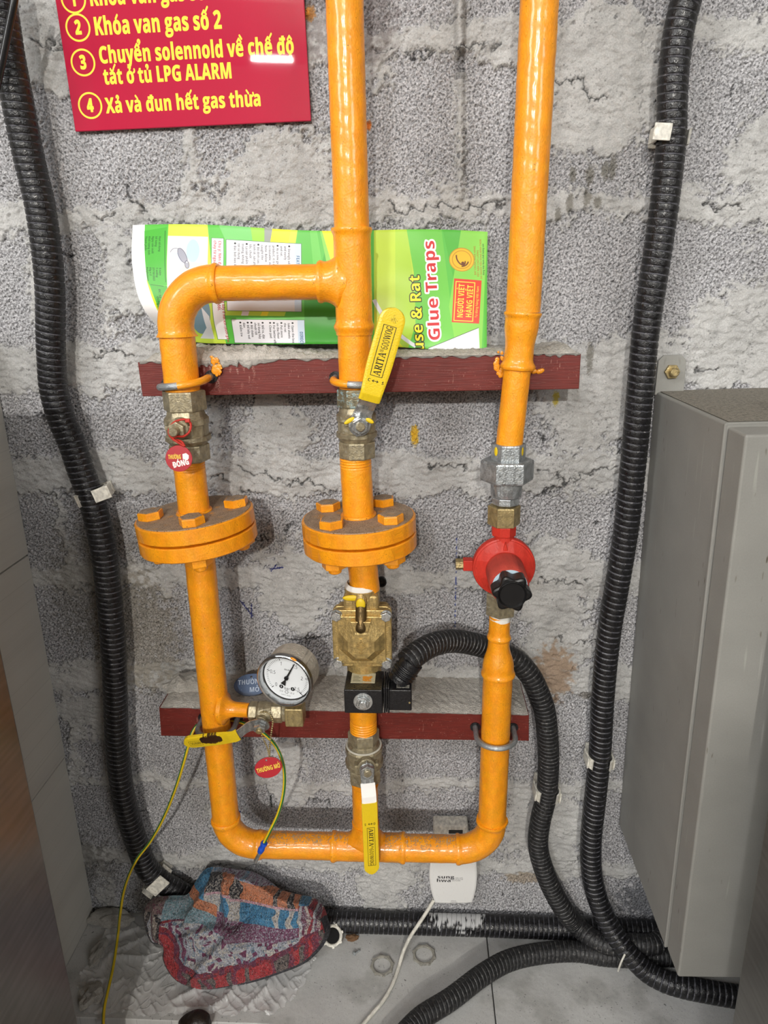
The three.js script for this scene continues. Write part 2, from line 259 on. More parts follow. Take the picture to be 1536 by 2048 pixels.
// relief of the wall in metres: coarse part for the mesh, full for the bump map
function relief(x, y, f, fine) {
  const b = ss(-0.004, 0.004, f[0]);
  const tro = 0.0030 * fbm(x * 14, y * 24, 4) + 0.0024 * fbm(x * 55 + y * 30, y * 105, 4);
  let mort = 0.0016 + tro + 0.0010 * fbm(x * 28 - 4, y * 28, 2);
  const pore = n2(x * 215, y * 215) + 0.7 * n2b(x * 390, y * 390), pit = n2(x * 120 + 9, y * 120);
  const block = -0.0003 + 0.0008 * n2(x * 9, y * 9) - 0.0026 * ss(0.10, 0.75, pore) - 0.0012 * ss(0.45, 0.8, pit) + 0.0004 * n2(x * 700, y * 700);
  mort += -0.0010 * ss(0.5, 0.95, pore) * ss(-0.1, 0.5, n2(x * 17, y * 17 + 60)) - 0.0025 * ss(0.72, 0.85, n2(x * 70 + 33, y * 70)) * ss(0.1, 0.5, n2(x * 12 + 5, y * 12));
  let h = mix(mort, block, b);
  // broken lip where the mortar runs out over the block
  h -= 0.0028 * exp(-(((f[0] - 0.0005) / 0.0011) ** 2)) * ss(0.05, 0.35, n2(x * 22 + 3, y * 22));
  const cd = crackDist(x, y); h -= 0.0045 * exp(-((cd / 0.0012) ** 2)) * ss(-0.7, -0.3, n2(x * 22, y * 22 + 8)); h += 0.0012 * exp(-((cd / 0.006) ** 2));
  for (const r of ridges) { const top = r[1] || r[0][1], t = ss(r[2][1] - 0.004, r[2][1] + 0.002, y) * ss(top + 0.004, top - 0.002, y), q = (x - mix(r[2][0], r[0][0], clamp((y - r[2][1]) / (r[0][1] - r[2][1])))) / r[3]; if (abs(q) < 1.6) h += r[4] * t * max(0, 1 - q * q); }
  return h;
}
const wallRoot = new THREE.Group(); wallRoot.name = 'wall_back'; structure(wallRoot); scene.add(wallRoot);
{
  const st = 0.0015, nx = Math.round((WX1 - WX0) / st), ny = Math.round((WY1 - WY0) / st), w = nx + 1;
  const H = new Float32Array(w * (ny + 1)), F = new Int16Array(w * (ny + 1));
  for (let j = 0; j <= ny; j++) for (let i = 0; i <= nx; i++) { const x = WX0 + i * st, y = WY0 + j * st, f = field(x, y); H[j * w + i] = relief(x, y, f, false); F[j * w + i] = f[0] > 0 ? 1 + f[1] * 4 + f[2] : 0; }
  const cells = new Map();
  for (let j = 0; j < ny; j++) for (let i = 0; i < nx; i++) { const a = j * w + i, k = F[a]; let l = cells.get(k); if (!l) cells.set(k, l = []); l.push(a); }
  const remap = new Int32Array(w * (ny + 1));
  const TW = 1536, TH = 1792, spots = [];
  const stainOrPatch = (p, rx, ry, c, k) => spots.push([p[0], p[1], rx, ry, c, k]);
  stainOrPatch([0.1813, 0.4394], 0.03, 0.045, [0.56, 0.42, 0.29], 0.55); stainOrPatch([-0.38, 0.4941], 0.06, 0.09, [0.50, 0.46, 0.38], 0.4); stainOrPatch([-0.423, 0.5569], 0.07, 0.10, [0.42, 0.40, 0.36], 0.35);
  stainOrPatch([-0.1103, 1.2056], 0.006, 0.008, [0.95, 0.6, 0.2], 1); stainOrPatch([-0.0523, 1.1012], 0.004, 0.005, [0.9, 0.5, 0.2], 1); stainOrPatch([-0.003, 0.7645], 0.005, 0.013, [0.85, 0.65, 0.1], 0.9); stainOrPatch([0.1637, 0.8086], 0.004, 0.009, [0.7, 0.6, 0.1], 0.7);
  stainOrPatch([0.161, 0.0902], 0.035, 0.012, [0.55, 0.47, 0.36], 0.5); stainOrPatch([0.2282, 0.4054], 0.01, 0.006, [0.4, 0.38, 0.34], 0.6);
  stainOrPatch([-0.0692, 1.2], 0.05, 0.05, [0.45, 0.42, 0.42], 0.5); stainOrPatch([-0.5588, 0.1017], 0.09, 0.06, [0.36, 0.35, 0.33], 0.5); stainOrPatch([0.371, 0.0541], 0.07, 0.05, [0.30, 0.31, 0.33], 0.6);  // darker patches near the top and in both lower corners
  [[0.166, 1.0207], [0.1679, 1.0489], [0.1855, 1.0476], [0.2099, 1.0544], [0.2021, 1.0521], [0.1538, 1.0084], [0.1845, 1.0254], [0.1956, 1.0202], [0.1999, 0.8547]].forEach((p, i) => stainOrPatch(p, 0.003 + 0.002 * hash(i, 3), 0.012 * (0.6 + hash(5, i)), [0.46, 0.45, 0.42], 0.8));
  const pens = [[[-0.2347, 0.542], [-0.2202, 0.5201], 0.0009], [[-0.2203, 0.5378], [-0.2218, 0.5164], 0.0008], [[-0.1921, 0.5888], [-0.1749, 0.591], 0.0009], [[-0.1903, 0.586], [-0.1839, 0.5937], 0.0007], [[-0.215, 0.2284], [-0.2147, 0.2097], 0.0013], [[-0.2653, 0.2012], [-0.2624, 0.1995], 0.0012]];
  const chalk = [[0.05, 0.6356], [0.0498, 0.4944]];
  const cache = new Float32Array(TW * TH); let at = 0;
  const map = dataTex(TW, TH, (u, v, q) => {
    const x = WX0 + u * (WX1 - WX0), y = WY0 + v * (WY1 - WY0), f = field(x, y), b = ss(-0.005, 0.005, f[0]); cache[at++] = f[0];
    const g1 = n2(x * 330 + 5, y * 330), g2 = n2b(x * 620, y * 620), g3 = n2(x * 1100, y * 1100), wide = fbm(x * 5, y * 6, 3);
    // crushed-stone grain of the block: pale and dark grains, pore shade painted as specks
    let blk = 0.70 + 0.05 * wide + 0.09 * g1 + 0.12 * g2 + 0.08 * g3; blk -= 0.33 * ss(0.25, 0.85, n2(x * 270 - 40, y * 250) + 0.6 * g2);
    let mor = 0.705 + 0.05 * wide + 0.05 * fbm(x * 40, y * 26, 4) + 0.035 * g2 + 0.035 * g3 + 0.03 * g1; mor -= 0.22 * ss(0.66, 0.9, n2(x * 190, y * 190) + 0.3 * g2) * ss(-0.3, 0.4, n2(x * 19, y * 19 + 60)) + 0.07 * ss(0.3, 0.7, fbm(x * 24 + 8, y * 24, 3));
    const cd = crackDist(x, y), dirtOrShade = exp(-((cd / 0.0011) ** 2)) * ss(-0.7, -0.3, n2(x * 22, y * 22 + 8)) * 0.8;  // shade of the cracks painted dark along their recess
    let c = mix(mor, blk, b);
    if (abs(x - [0.0441, 1.1545][0]) < 0.007 && y < [0.0439, 1.168][1] && y > [0.0444, 1.1409][1]) c -= 0.16 * ss(0.0065, 0.005, abs(x - [0.0441, 1.1545][0]) + 0.0008 * g2);
    c -= 0.22 * exp(-(((f[0] - 0.0005) / 0.0009) ** 2)) * ss(0.1, 0.35, n2(x * 22 + 3, y * 22));  // shade in the crease of the mortar lip, painted into the colour
    c = mix(c, 0.2, dirtOrShade);
    q[0] = c * 0.995; q[1] = c * 0.992; q[2] = mix(c * 0.982, c * 1.005, b);
    for (const s of spots) { const ex = (x - s[0]) / s[2], ey = (y - s[1]) / s[3], r = ex * ex + ey * ey; if (r < 2.2) { const k = s[5] * ss(1.25, 0.35, r + 0.7 * fbm(x * 120, y * 120, 3) + (s[2] < 0.02 ? 0.5 * n2(x * 500, y * 500) : 0.5 * n2(x * 60, y * 60))) ; for (let i = 0; i < 3; i++) q[i] = mix(q[i], s[4][i] * (0.85 + 0.3 * (c - 0.3)), k); } }
    for (const p of pens) { const dx = p[1][0] - p[0][0], dy = p[1][1] - p[0][1], t = clamp(((x - p[0][0]) * dx + (y - p[0][1]) * dy) / (dx * dx + dy * dy)), d = Math.hypot(x - p[0][0] - t * dx, y - p[0][1] - t * dy); if (d < 0.002) { const k = ss(p[2] * 1.3, p[2] * 0.6, d + 0.0006 * g2) * ss(-0.8, -0.3, g1); q[0] = mix(q[0], 0.1, k); q[1] = mix(q[1], 0.12, k); q[2] = mix(q[2], p[2] > 0.00125 ? 0.12 : 0.36, k); } }
    { const t = clamp((y - chalk[1][1]) / (chalk[0][1] - chalk[1][1])), d = abs(x - mix(chalk[1][0], chalk[0][0], t)); if (d < 0.002 && t > 0 && t < 1) { const k = ss(0.0012, 0.0004, d) * ss(-0.1, 0.4, n2(1, y * 140) + 0.5 * g2); q[0] = mix(q[0], 0.25, k); q[1] = mix(q[1], 0.3, k); q[2] = mix(q[2], 0.55, k); } }
  }, true, THREE.ClampToEdgeWrapping);
  at = 0; const bump = dataTex(TW, TH, (u, v, q) => { const x = WX0 + u * (WX1 - WX0), y = WY0 + v * (WY1 - WY0), b = ss(-0.005, 0.005, cache[at++]); q[0] = q[1] = q[2] = 0.55 - b * 0.5 * ss(0.1, 0.8, n2(x * 225 - 40, y * 225) + 0.65 * n2b(x * 620, y * 620)) + (0.12 + 0.1 * b) * n2(x * 520, y * 520) + 0.08 * n2(x * 1000, y * 1000) + (1 - b) * 0.1 * fbm(x * 120, y * 200, 3); }, false, THREE.ClampToEdgeWrapping);
  const mat = std({ map, bumpMap: bump, bumpScale: 0.0022, roughness: 0.95 });
  for (const [k, l] of [...cells].sort((a, b) => a[0] - b[0])) {
    const pos = [], nor = [], uv = [], idx = []; remap.fill(-1);
    const vtx = (a) => {
      if (remap[a] >= 0) return remap[a];
      const i = a % w, j = (a / w) | 0, dx = (H[j * w + min(nx, i + 1)] - H[j * w + max(0, i - 1)]) / (2 * st), dy = (H[min(ny, j + 1) * w + i] - H[max(0, j - 1) * w + i]) / (2 * st), q = Math.hypot(dx, dy, 1);
      pos.push(WX0 + i * st, WY0 + j * st, H[a]); nor.push(-dx / q, -dy / q, 1 / q); uv.push(i / nx, j / ny);
      return remap[a] = pos.length / 3 - 1;
    };
    for (const a of l) { const p = vtx(a), q = vtx(a + 1), r = vtx(a + w), s = vtx(a + w + 1); idx.push(p, q, s, p, s, r); }
    const g = new THREE.BufferGeometry(); g.setAttribute('position', new THREE.Float32BufferAttribute(pos, 3)); g.setAttribute('normal', new THREE.Float32BufferAttribute(nor, 3)); g.setAttribute('uv', new THREE.Float32BufferAttribute(uv, 2)); g.setIndex(idx);
    part(k ? 'concrete_block' : 'mortar', g, mat, wallRoot);
  }
}
// loose mortar lying on top of the two timber rails, running over the front edge in places
const cementMat = std({ map: dataTex(768, 384, (u, v, q) => { const c = 0.70 + 0.10 * fbm(u * 40, v * 20, 4) + 0.05 * n2(u * 300, v * 150) - 0.22 * ss(0.5, 0.8, n2(u * 90, v * 45)) * ss(0, 0.4, n2(u * 9, v * 5)); q[0] = c * 1.01; q[1] = c * 0.99; q[2] = c * 0.95; }), bumpMap: dataTex(768, 384, (u, v, q) => { q[0] = q[1] = q[2] = 0.5 + 0.3 * fbm(u * 120, v * 60, 4); }, false), bumpScale: 0.002, roughness: 0.96 });
function ledge(x0, x1, y0, y1, zf, lump, drop) {
  const n = 230, m = 34, pos = [], uv = [], idx = [];
  for (let i = 0; i <= n; i++) {
    const t = i / n, x = mix(x0, x1, t), top = mix(y0, y1, t), d = drop(x), hgt = lump(x), ends = ss(0, 0.02, t) * ss(1, 0.98, t);
    for (let j = 0; j <= m; j++) {
      const s = j / m; let y, z;
      if (s < 0.7) { const q = s / 0.7; z = -0.004 + q * (zf + 0.001 + 0.004 * hgt * 60 * d); y = top + 0.0012 + (0.002 + hgt * (0.5 + 0.5 * fbm(x * 40, q * 4 + 3, 3)) + 0.0022 * fbm(x * 130, q * 9, 2)) * ends * (1 - 0.5 * ss(0.85, 1, q)); }
      else { const q = (s - 0.7) / 0.3; z = zf + 0.0009 + d * 0.22 * sin(q * PI) + 0.0012 * max(0, fbm(x * 120, q * 5, 2)) * (d > 0.003 ? 1 : 0); y = top + 0.001 - q * d; if (j === m) z = zf - 0.001; }
      pos.push(x, y, z); uv.push(x * 2.5, s);
    }
  }
  for (let i = 0; i < n; i++) for (let j = 0; j < m; j++) { const a = i * (m + 1) + j, b = a + m + 1; idx.push(a, a + 1, b + 1, a, b + 1, b); }
  const g = new THREE.BufferGeometry(); g.setAttribute('position', new THREE.Float32BufferAttribute(pos, 3)); g.setAttribute('uv', new THREE.Float32BufferAttribute(uv, 2)); g.setIndex(idx); g.computeVertexNormals();
  return part('cement_ledge', g, cementMat, wallRoot);
}
ledge(-0.300, 0.170, 0.8623, 0.8663, 0.080, (x) => 0.003 + 0.013 * ss(-0.31, -0.25, x) * ss(-0.09, -0.2, x) + 0.004 * ss(0.13, 0.15, x), (x) => max(0, 0.002 + 0.009 * ss(-0.27, -0.25, x) * ss(-0.15, -0.19, x) * (0.7 + 0.9 * fbm(x * 90, 3, 3)) + 0.002 * n2(x * 60, 1) + 0.004 * ss(0.12, 0.135, x) * max(0, n2(x * 150, 4))));
ledge(-0.327, 0.1375, 0.4302, 0.4266, 0.080, (x) => 0.0012, (x) => max(0.0004, 0.0008 + 0.001 * n2(x * 80, 6)));
// paint splashes on the mortar: solid blobs of orange paint
// ---------------------------------------------------------------- tiled side wall, floor, the kitchen around
const tileMat = std({ map: dataTex(512, 512, (u, v, q) => { const c = 0.76 + 0.03 * fbm(u * 6, v * 6, 4) + 0.012 * n2(u * 200, v * 200) - 0.1 * ss(0.8, 0.92, n2(u * 60, v * 60)); q[0] = c; q[1] = c * 0.99; q[2] = c * 0.955; }), roughness: 0.5, bumpMap: dataTex(256, 256, (u, v, q) => { q[0] = q[1] = q[2] = 0.5 + 0.3 * fbm(u * 30, v * 30, 3); }, false), bumpScale: 0.0003 });
{
  const w = new THREE.Group(); w.name = 'wall_left'; structure(w); scene.add(w);
  part('partition_core', mv(new THREE.BoxGeometry(0.09, 1.02, 0.30), -0.567, 0.40, 0.142), cementMat, w);
  const ys = [-0.10, 0.292, 0.6075, 0.905];
  for (let i = 0; i < 3; i++) part('wall_tile', boxUV(mv(rbox(0.009, ys[i + 1] - ys[i] - 0.0022, 0.288, 0.0012), -0.5165 + 0.0006 * i, (ys[i] + ys[i + 1]) / 2, 0.145), -0.6, -0.1, 0.3, 0.3), tileMat, w);
  const f = new THREE.Group(); f.name = 'floor'; structure(f); scene.add(f);
  const stoneTex = dataTex(1024, 1024, (u, v, q) => {
    const x = u * 0.7, y = v * 0.7; let c = 0.73 + 0.04 * fbm(x * 14, y * 14, 4) + 0.02 * n2(x * 400, y * 400);
    const dirtOrShade = ss(-0.05, 0.45, fbm(x * 9 + 4, y * 9 + 2, 4)); c = mix(c, 0.60 + 0.09 * fbm(x * 70, y * 70, 3), 0.55 * dirtOrShade);
    c -= 0.35 * ss(0.83, 0.93, n2(x * 130, y * 130)) * ss(-0.2, 0.3, n2(x * 13, y * 13)) + 0.15 * ss(0.8, 0.9, n2(x * 300, y * 300));
    q[0] = c * (1 - 0.01 * dirtOrShade); q[1] = c * (1 - 0.012 * dirtOrShade); q[2] = c * (0.99 - 0.02 * dirtOrShade);
  });
  const stone = std({ map: stoneTex, roughness: 0.55, bumpMap: dataTex(512, 512, (u, v, q) => { q[0] = q[1] = q[2] = 0.5 + 0.3 * fbm(u * 60, v * 60, 4); }, false), bumpScale: 0.0006 });
  const slab = (x0, x1, z0, z1, rot) => { const g = rbox(x1 - x0, 0.02, z1 - z0, 0.0015); const p = g.attributes.position, uv = new Float32Array(p.count * 2); for (let i = 0; i < p.count; i++) { uv[2 * i] = (p.getX(i) + (x0 + x1) / 2 + 1) / 0.7; uv[2 * i + 1] = (p.getZ(i) + (z0 + z1) / 2 + 1) / 0.7; } g.setAttribute('uv', new THREE.BufferAttribute(uv, 2)); part('floor_slab', mv(g, (x0 + x1) / 2, -0.01, (z0 + z1) / 2), stone, f); };
  slab(-0.512, 0.1038, -0.02, 0.1665); slab(0.1052, 0.62, -0.02, 0.26);
  part('slab_bed', mv(new THREE.BoxGeometry(1.13, 0.07, 0.14), 0.05, -0.055, 0.051), cementMat, f);
  const kitchenTile = std({ color: 0x6a5a4c, roughness: 0.5 });
  for (let i = -6; i < 6; i++) for (let j = 0; j < 13; j++) part('floor_tile', mv(rbox(0.497, 0.02, 0.497, 0.002, 1), i * 0.5 + 0.25, -0.10, 0.0 + j * 0.5), kitchenTile, f);
  part('floor_base', mv(new THREE.BoxGeometry(6.2, 0.1, 6.9), 0, -0.16, 3.1), cementMat, f);
  const plaster = std({ color: 0x98968f, roughness: 0.9 });
  const shell = (name, w2, h, d, x, y, z, m = plaster) => structure(part(name, mv(new THREE.BoxGeometry(w2, h, d), x, y, z), m, scene));
  shell('wall_rear', 6.2, 3.0, 0.1, 0, 1.3, 6.45); shell('wall_right', 0.1, 3.0, 6.9, 3.05, 1.3, 3.1); shell('wall_far_left', 0.1, 3.0, 6.9, -3.05, 1.3, 3.1); shell('ceiling', 6.2, 0.1, 6.9, 0, 2.8, 3.1);
  // the block wall goes on as plain blockwork outside the frame
  part('wall_core', mv(new THREE.BoxGeometry(6.2, 3.0, 0.08), 0, 1.3, -0.052), cementMat, wallRoot);
  // stainless steel kitchen counters on both sides of the gap
  const inox = std({ map: dataTex(256, 256, (u, v, q) => { const c = 0.50 + 0.03 * n2(u * 3, v * 160) + 0.02 * fbm(u * 5, v * 5, 3); q[0] = c; q[1] = c * 0.985; q[2] = c * 0.96; }), roughness: 0.32, metalness: 0.85, bumpMap: dataTex(256, 256, (u, v, q) => { q[0] = q[1] = q[2] = 0.5 + 0.2 * n2(u * 4, v * 300) + 0.3 * fbm(u * 2, v * 2, 2); }, false), bumpScale: 0.0006 });
  const counter = (label, x0, x1, z0, lean) => {
    const c = thing('steel_counter', label, 'counter', [(x0 + x1) / 2, -0.09, 0.44]);
    const w3 = abs(x1 - x0), d3 = 0.60 - z0, zc = (0.60 + z0) / 2 - 0.44;
    const g = rbox(w3, 0.88, d3, 0.004); if (lean) { const p = g.attributes.position; for (let i = 0; i < p.count; i++) p.setX(i, p.getX(i) + lean * p.getY(i)); }
    part('cabinet_body', mv(g, 0, 0.50, zc), inox, c);
    part('worktop', mv(rbox(w3, 0.03, d3, 0.006), 0, 0.958, zc), inox, c);
    for (const [px, pz] of [[-0.45, -0.25], [0.45, -0.25], [-0.45, 0.25], [0.45, 0.25]]) part('foot', mv(cyl(0.02, 0.06), px * w3, 0.03, zc + pz * d3 * 1.6), chrome, c);
  };
  counter('stainless steel kitchen counter, its blurred side panel fills the lower left edge', -1.5, -0.389, 0.27, 0);
  counter('stainless steel kitchen counter, its blurred side panel fills the lower right edge', 0.324, 1.5, 0.29, -0.018);
const unseenBlocker = thing('unseen_blocker', 'unseen tall steel box behind the viewer, placed to shade the lower cabinet front', 'unseen_blocker', [0.47, -0.09, 2.75]); part('body', mv(rbox(0.8, 1.46, 0.5, 0.006), 0, 0.78, 0), inox, unseenBlocker); for (const x of [-0.2, 0.2]) { const d = part('door', mv(rbox(0.39, 1.40, 0.03, 0.004), x, 0.79, 0.266), inox, unseenBlocker); part('handle', mv(cyl(0.008, 0.5), x * 0.2, 0.85, 0.30), chrome, d); } for (const x of [-0.35, 0.35]) for (const z of [-0.2, 0.2]) part('foot', mv(cyl(0.02, 0.06), x, 0.03, z), chrome, unseenBlocker);  // unseen block, placed to keep the bulb off the lower cabinet front
}
// ---------------------------------------------------------------- lamps
{
  const bulb = thing('unseen_pendant_lamp', 'unseen small white bulb behind the viewer, placed to cast the sharp shadows', 'lamp', [-0.15, 2.42, 5.0]);  // unseen lamp, placed to cast the sharp shadows on the wall
  const glow = std({ color: 0xffffff, emissive: 0xfffaf0, emissiveIntensity: 12 });
  part('light_bulb', new THREE.SphereGeometry(0.05, 24, 16), glow, bulb); part('cord', mv(cyl(0.003, 0.30), 0, 0.18, 0), blackPlastic, bulb); part('socket', mv(cyl(0.018, 0.03), 0, 0.06, 0), whitePlastic, bulb);
  const pl = new THREE.PointLight(0xfffaf2, LIGHT.bulb, 0, 2); pl.position.set(-0.15, 2.42, 5.0); pl.castShadow = true; pl.shadow.radius = 2.5; scene.add(pl);
  const area = (name, label, x, y, z, w, h, nits, target) => {
    const t = thing(name, label, 'lamp', [x, y, z]); t.lookAt(...target);
    part('housing', mv(rbox(w + 0.03, h + 0.03, 0.03, 0.004), 0, 0, -0.018), whitePlastic, t); 
    const m = std({ color: 0xffffff, emissive: 0xffffff, emissiveIntensity: nits > 100 ? 32 : 8 });
    if (w < 1 && h < 0.1) for (const s of [-1, 1]) part('light_tube', mv(rbox(w * 0.47, h, 0.006, 0.002), s * w * 0.26, 0, 0), m, t); else part('light_panel', rbox(w, h, 0.006, 0.002), m, t);
    const l = new THREE.RectAreaLight(0xffffff, nits, w, h); l.position.set(x, y, z); l.lookAt(...target); const d = V(...target).sub(l.position).normalize(); l.position.addScaledVector(d, 0.006); scene.add(l);
  };
  area('tube_lamp', 'twin tube lamp high on the far side of the kitchen behind the viewer', -1.07, 2.44, 5.0, 0.29, 0.024, LIGHT.tube * 1.5, [-0.1, 0.8, 0]);
  area('unseen_side_lamp', 'unseen broad lamp panel at the right behind the viewer, placed to light the tiled wall', 2.2, 1.9, 3.6, 1.0, 0.7, LIGHT.right, [-0.3, 0.5, 0]);  // out of view, placed to light the tiled left wall
  area('unseen_side_lamp', 'unseen broad lamp panel at the left behind the viewer, placed to light the cabinet side', -2.5, 2.1, 2.6, 0.8, 0.8, LIGHT.left, [0.2, 0.6, 0]);  // out of view, placed to light the side of the electrical cabinet
  area('unseen_ceiling_lamp', 'unseen wide ceiling light panel behind the viewer, placed to light the floor from above', -1.0, 2.735, 2.5, 1.2, 0.6, LIGHT.panel, [-1.0, 0, 2.501]);  // out of view overhead, placed to light the floor
}
// ---------------------------------------------------------------- timber rails
const timber = std({ map: dataTex(1024, 128, (u, v, q) => {
  const x = u * 60, y = v * 5; let k = 1 + 0.07 * n2(u * 9, v * 30) + 0.05 * n2(u * 40, v * 120) + 0.06 * fbm(u * 20, v * 3, 3);
  const scr = ss(0.74, 0.86, n2(u * 26, v * 60)) * ss(0.1, 0.5, n2(u * 7 + 3, v * 2)) * 0.35 + ss(0.80, 0.88, n2(u * 150, v * 26)) * ss(-0.1, 0.5, n2(u * 12 + 9, v * 2)) * 0.75 + ss(0.78, 0.86, n2(u * 130 + 60, v * 2.2)) * ss(0.3, 0.6, n2(u * 5 + 1, v * 1.5)) * 0.45 + (u > 0.1 && u < 0.27 ? 0.55 * ss(0.25, 0.6, n2(u * 75 + 5, v * 1.6)) * ss(0.15, 0.55, v + 0.35 * n2(u * 40, 3)) * ss(0.2, 0.6, 0.5 + n2(u * 200, v * 30)) : 0);
  q[0] = mix(0.40 * k, 0.72, scr); q[1] = mix(0.115 * k, 0.68, scr); q[2] = mix(0.082 * k, 0.64, scr);
}), bumpMap: dataTex(512, 64, (u, v, q) => { q[0] = q[1] = q[2] = 0.5 + 0.4 * n2(u * 12, v * 60); }, false), bumpScale: 0.00018, roughness: 0.55 });
function rail(label, c) {                                                // four corners of the front face, clockwise from top left
  const z = c[0][2], s = new THREE.Shape(); c.forEach((p, i) => i ? s.lineTo(p[0], p[1]) : s.moveTo(p[0], p[1]));
  const g = plate(s, z - 0.004, 0.0008); g.translate(0, 0, 0.004); boxUV(g, c[0][0], c[3][1], c[1][0] - c[0][0], c[0][1] - c[3][1]);
  return one('timber_rail', g, timber, label, 'timber rail');
}
rail('upper dark red painted timber rail with pale scratches, under the green carton', [[-0.3028, 0.8623, 0.08], [0.1713, 0.8663, 0.08], [0.1718, 0.8298, 0.08], [-0.3019, 0.8256, 0.08]]);
rail('lower dark red painted timber rail behind the pressure gauge and solenoid valve', [[-0.3291, 0.4302, 0.08], [0.1386, 0.4266, 0.08], [0.1404, 0.3886, 0.08], [-0.3314, 0.3876, 0.08]]);

// ---------------------------------------------------------------- orange gas pipes
const PX = { l: -0.2497, m: -0.0645, r: 0.0955 }, PZ = 0.1;
const bead = (s, at, w, h) => h * exp(-(((s - at) / w) ** 2));
const lump = (s, th, k = 1) => k * (0.00022 * n2(s * 60 + k, th * 1.3) + 0.0001 * n2(s * 190, th * 3));
const line = (a, b, step = 0.002) => { const n = max(2, Math.ceil(V(...a).distanceTo(V(...b)) / step)); return [...Array(n + 1)].map((_, i) => V(...a).lerp(V(...b), i / n)); };
function pipeRun(o, name, pts, r, beads = [], seg = 36) {
  return part(name, rel(sweep(pts, (s, th) => { let q = (typeof r === 'function' ? r(s, th) : r) + lump(s, th); for (const b of beads) q += bead(s, b[0], b[1], b[2] * (1 + 0.35 * n2(th * 0.8 + b[0] * 90, b[0] * 40))); return q; }, seg), o), orange, o);
}
{ // middle riser with tee, left branch, elbow and drop
  const o = thing('gas_pipe', 'orange gas pipe with a tee and a left branch bending down before the green carton', 'pipe', [PX.m, 0.95, PZ]);
  pipeRun(o, 'riser', line([-0.0665, 1.36, PZ], [PX.m, 0.992, PZ]), 0.0172);
  pipeRun(o, 'tee', line([PX.m, 0.992, PZ], [PX.m, 0.890, PZ]), (s) => 0.0186, [[0.002, 0.0032, 0.0022], [0.094, 0.0036, 0.0022]]);
  pipeRun(o, 'pipe', line([PX.m, 0.890, PZ], [PX.m, 0.834, PZ]), 0.0176);
  pipeRun(o, 'tee_branch', line([-0.070, 0.9415, PZ], [-0.100, 0.942, PZ]), (s, th) => 0.0182 + 0.011 * exp(-max(0, s - 0.009) / 0.0062) * sin(th) ** 2 * (s < 0.009 ? s / 0.009 : 1), [[0.0275, 0.003, 0.0018]]);
  pipeRun(o, 'pipe', line([-0.100, 0.942, PZ], [-0.2025, 0.942, PZ]), 0.0172);
  pipeRun(o, 'elbow', bent([[-0.2005, 0.942, PZ], [PX.l, 0.942, PZ], [PX.l, 0.8905, PZ]], 0.043, 0.002), 0.0185, [[0.003, 0.003, 0.0020], [0.083, 0.0032, 0.0026]]);
  pipeRun(o, 'pipe', line([PX.l, 0.891, PZ], [PX.l, 0.833, PZ]), 0.0184);
  { const r = rng(15), bl = []; for (let i = 0; i < 30; i++) { const t = r(); bl.push(mv(new THREE.SphereGeometry(0.0024 * (0.4 + r()), 10, 8).scale(0.8 + 0.6 * r(), 0.7 + 0.6 * r(), 0.28), -0.2225 + 0.006 * t + 0.008 * r(), 0.868 - 0.020 * t, 0.0836)); } part('paint_splash', bl.map((g) => rel(g, o)), orange, o); }
}
{
  const o = thing('gas_pipe', 'right hand orange gas pipe, narrowing in front of the upper red rail', 'pipe', [0.107, 0.9, PZ]);
  pipeRun(o, 'riser', line([0.1100, 1.36, PZ], [0.1062, 0.91, PZ]), 0.0172);
  pipeRun(o, 'reducer', line([0.1062, 0.91, PZ], [0.1030, 0.8535, PZ], 0.0015), (s) => mix(0.0172, 0.0148, ss(0.012, 0.034, s)), [[0.0015, 0.003, 0.0022], [0.054, 0.0042, 0.0030]]);
  pipeRun(o, 'pipe', line([0.1030, 0.8535, PZ], [0.0978, 0.7735, PZ]), 0.0140);
  const sp = (g) => rel(g, o); const blobs = [];
  const r = rng(5); for (let i = 0; i < 26; i++) blobs.push(mv(new THREE.SphereGeometry(0.0024 * (0.4 + r()), 10, 8).scale(0.8 + 0.5 * r(), 0.8 + 0.6 * r(), 0.3), 0.083 + 0.008 * r() , 0.845 + 0.026 * r(), 0.0803)); for (let i = 0; i < 9; i++) blobs.push(mv(new THREE.SphereGeometry(0.002 * (0.5 + r()), 8, 6).scale(1.3, 1, 0.5), 0.121 + 0.011 * r(), 0.848 + 0.003 * r(), 0.0802));
  part('paint_splash', blobs.map(sp), orange, o);
}
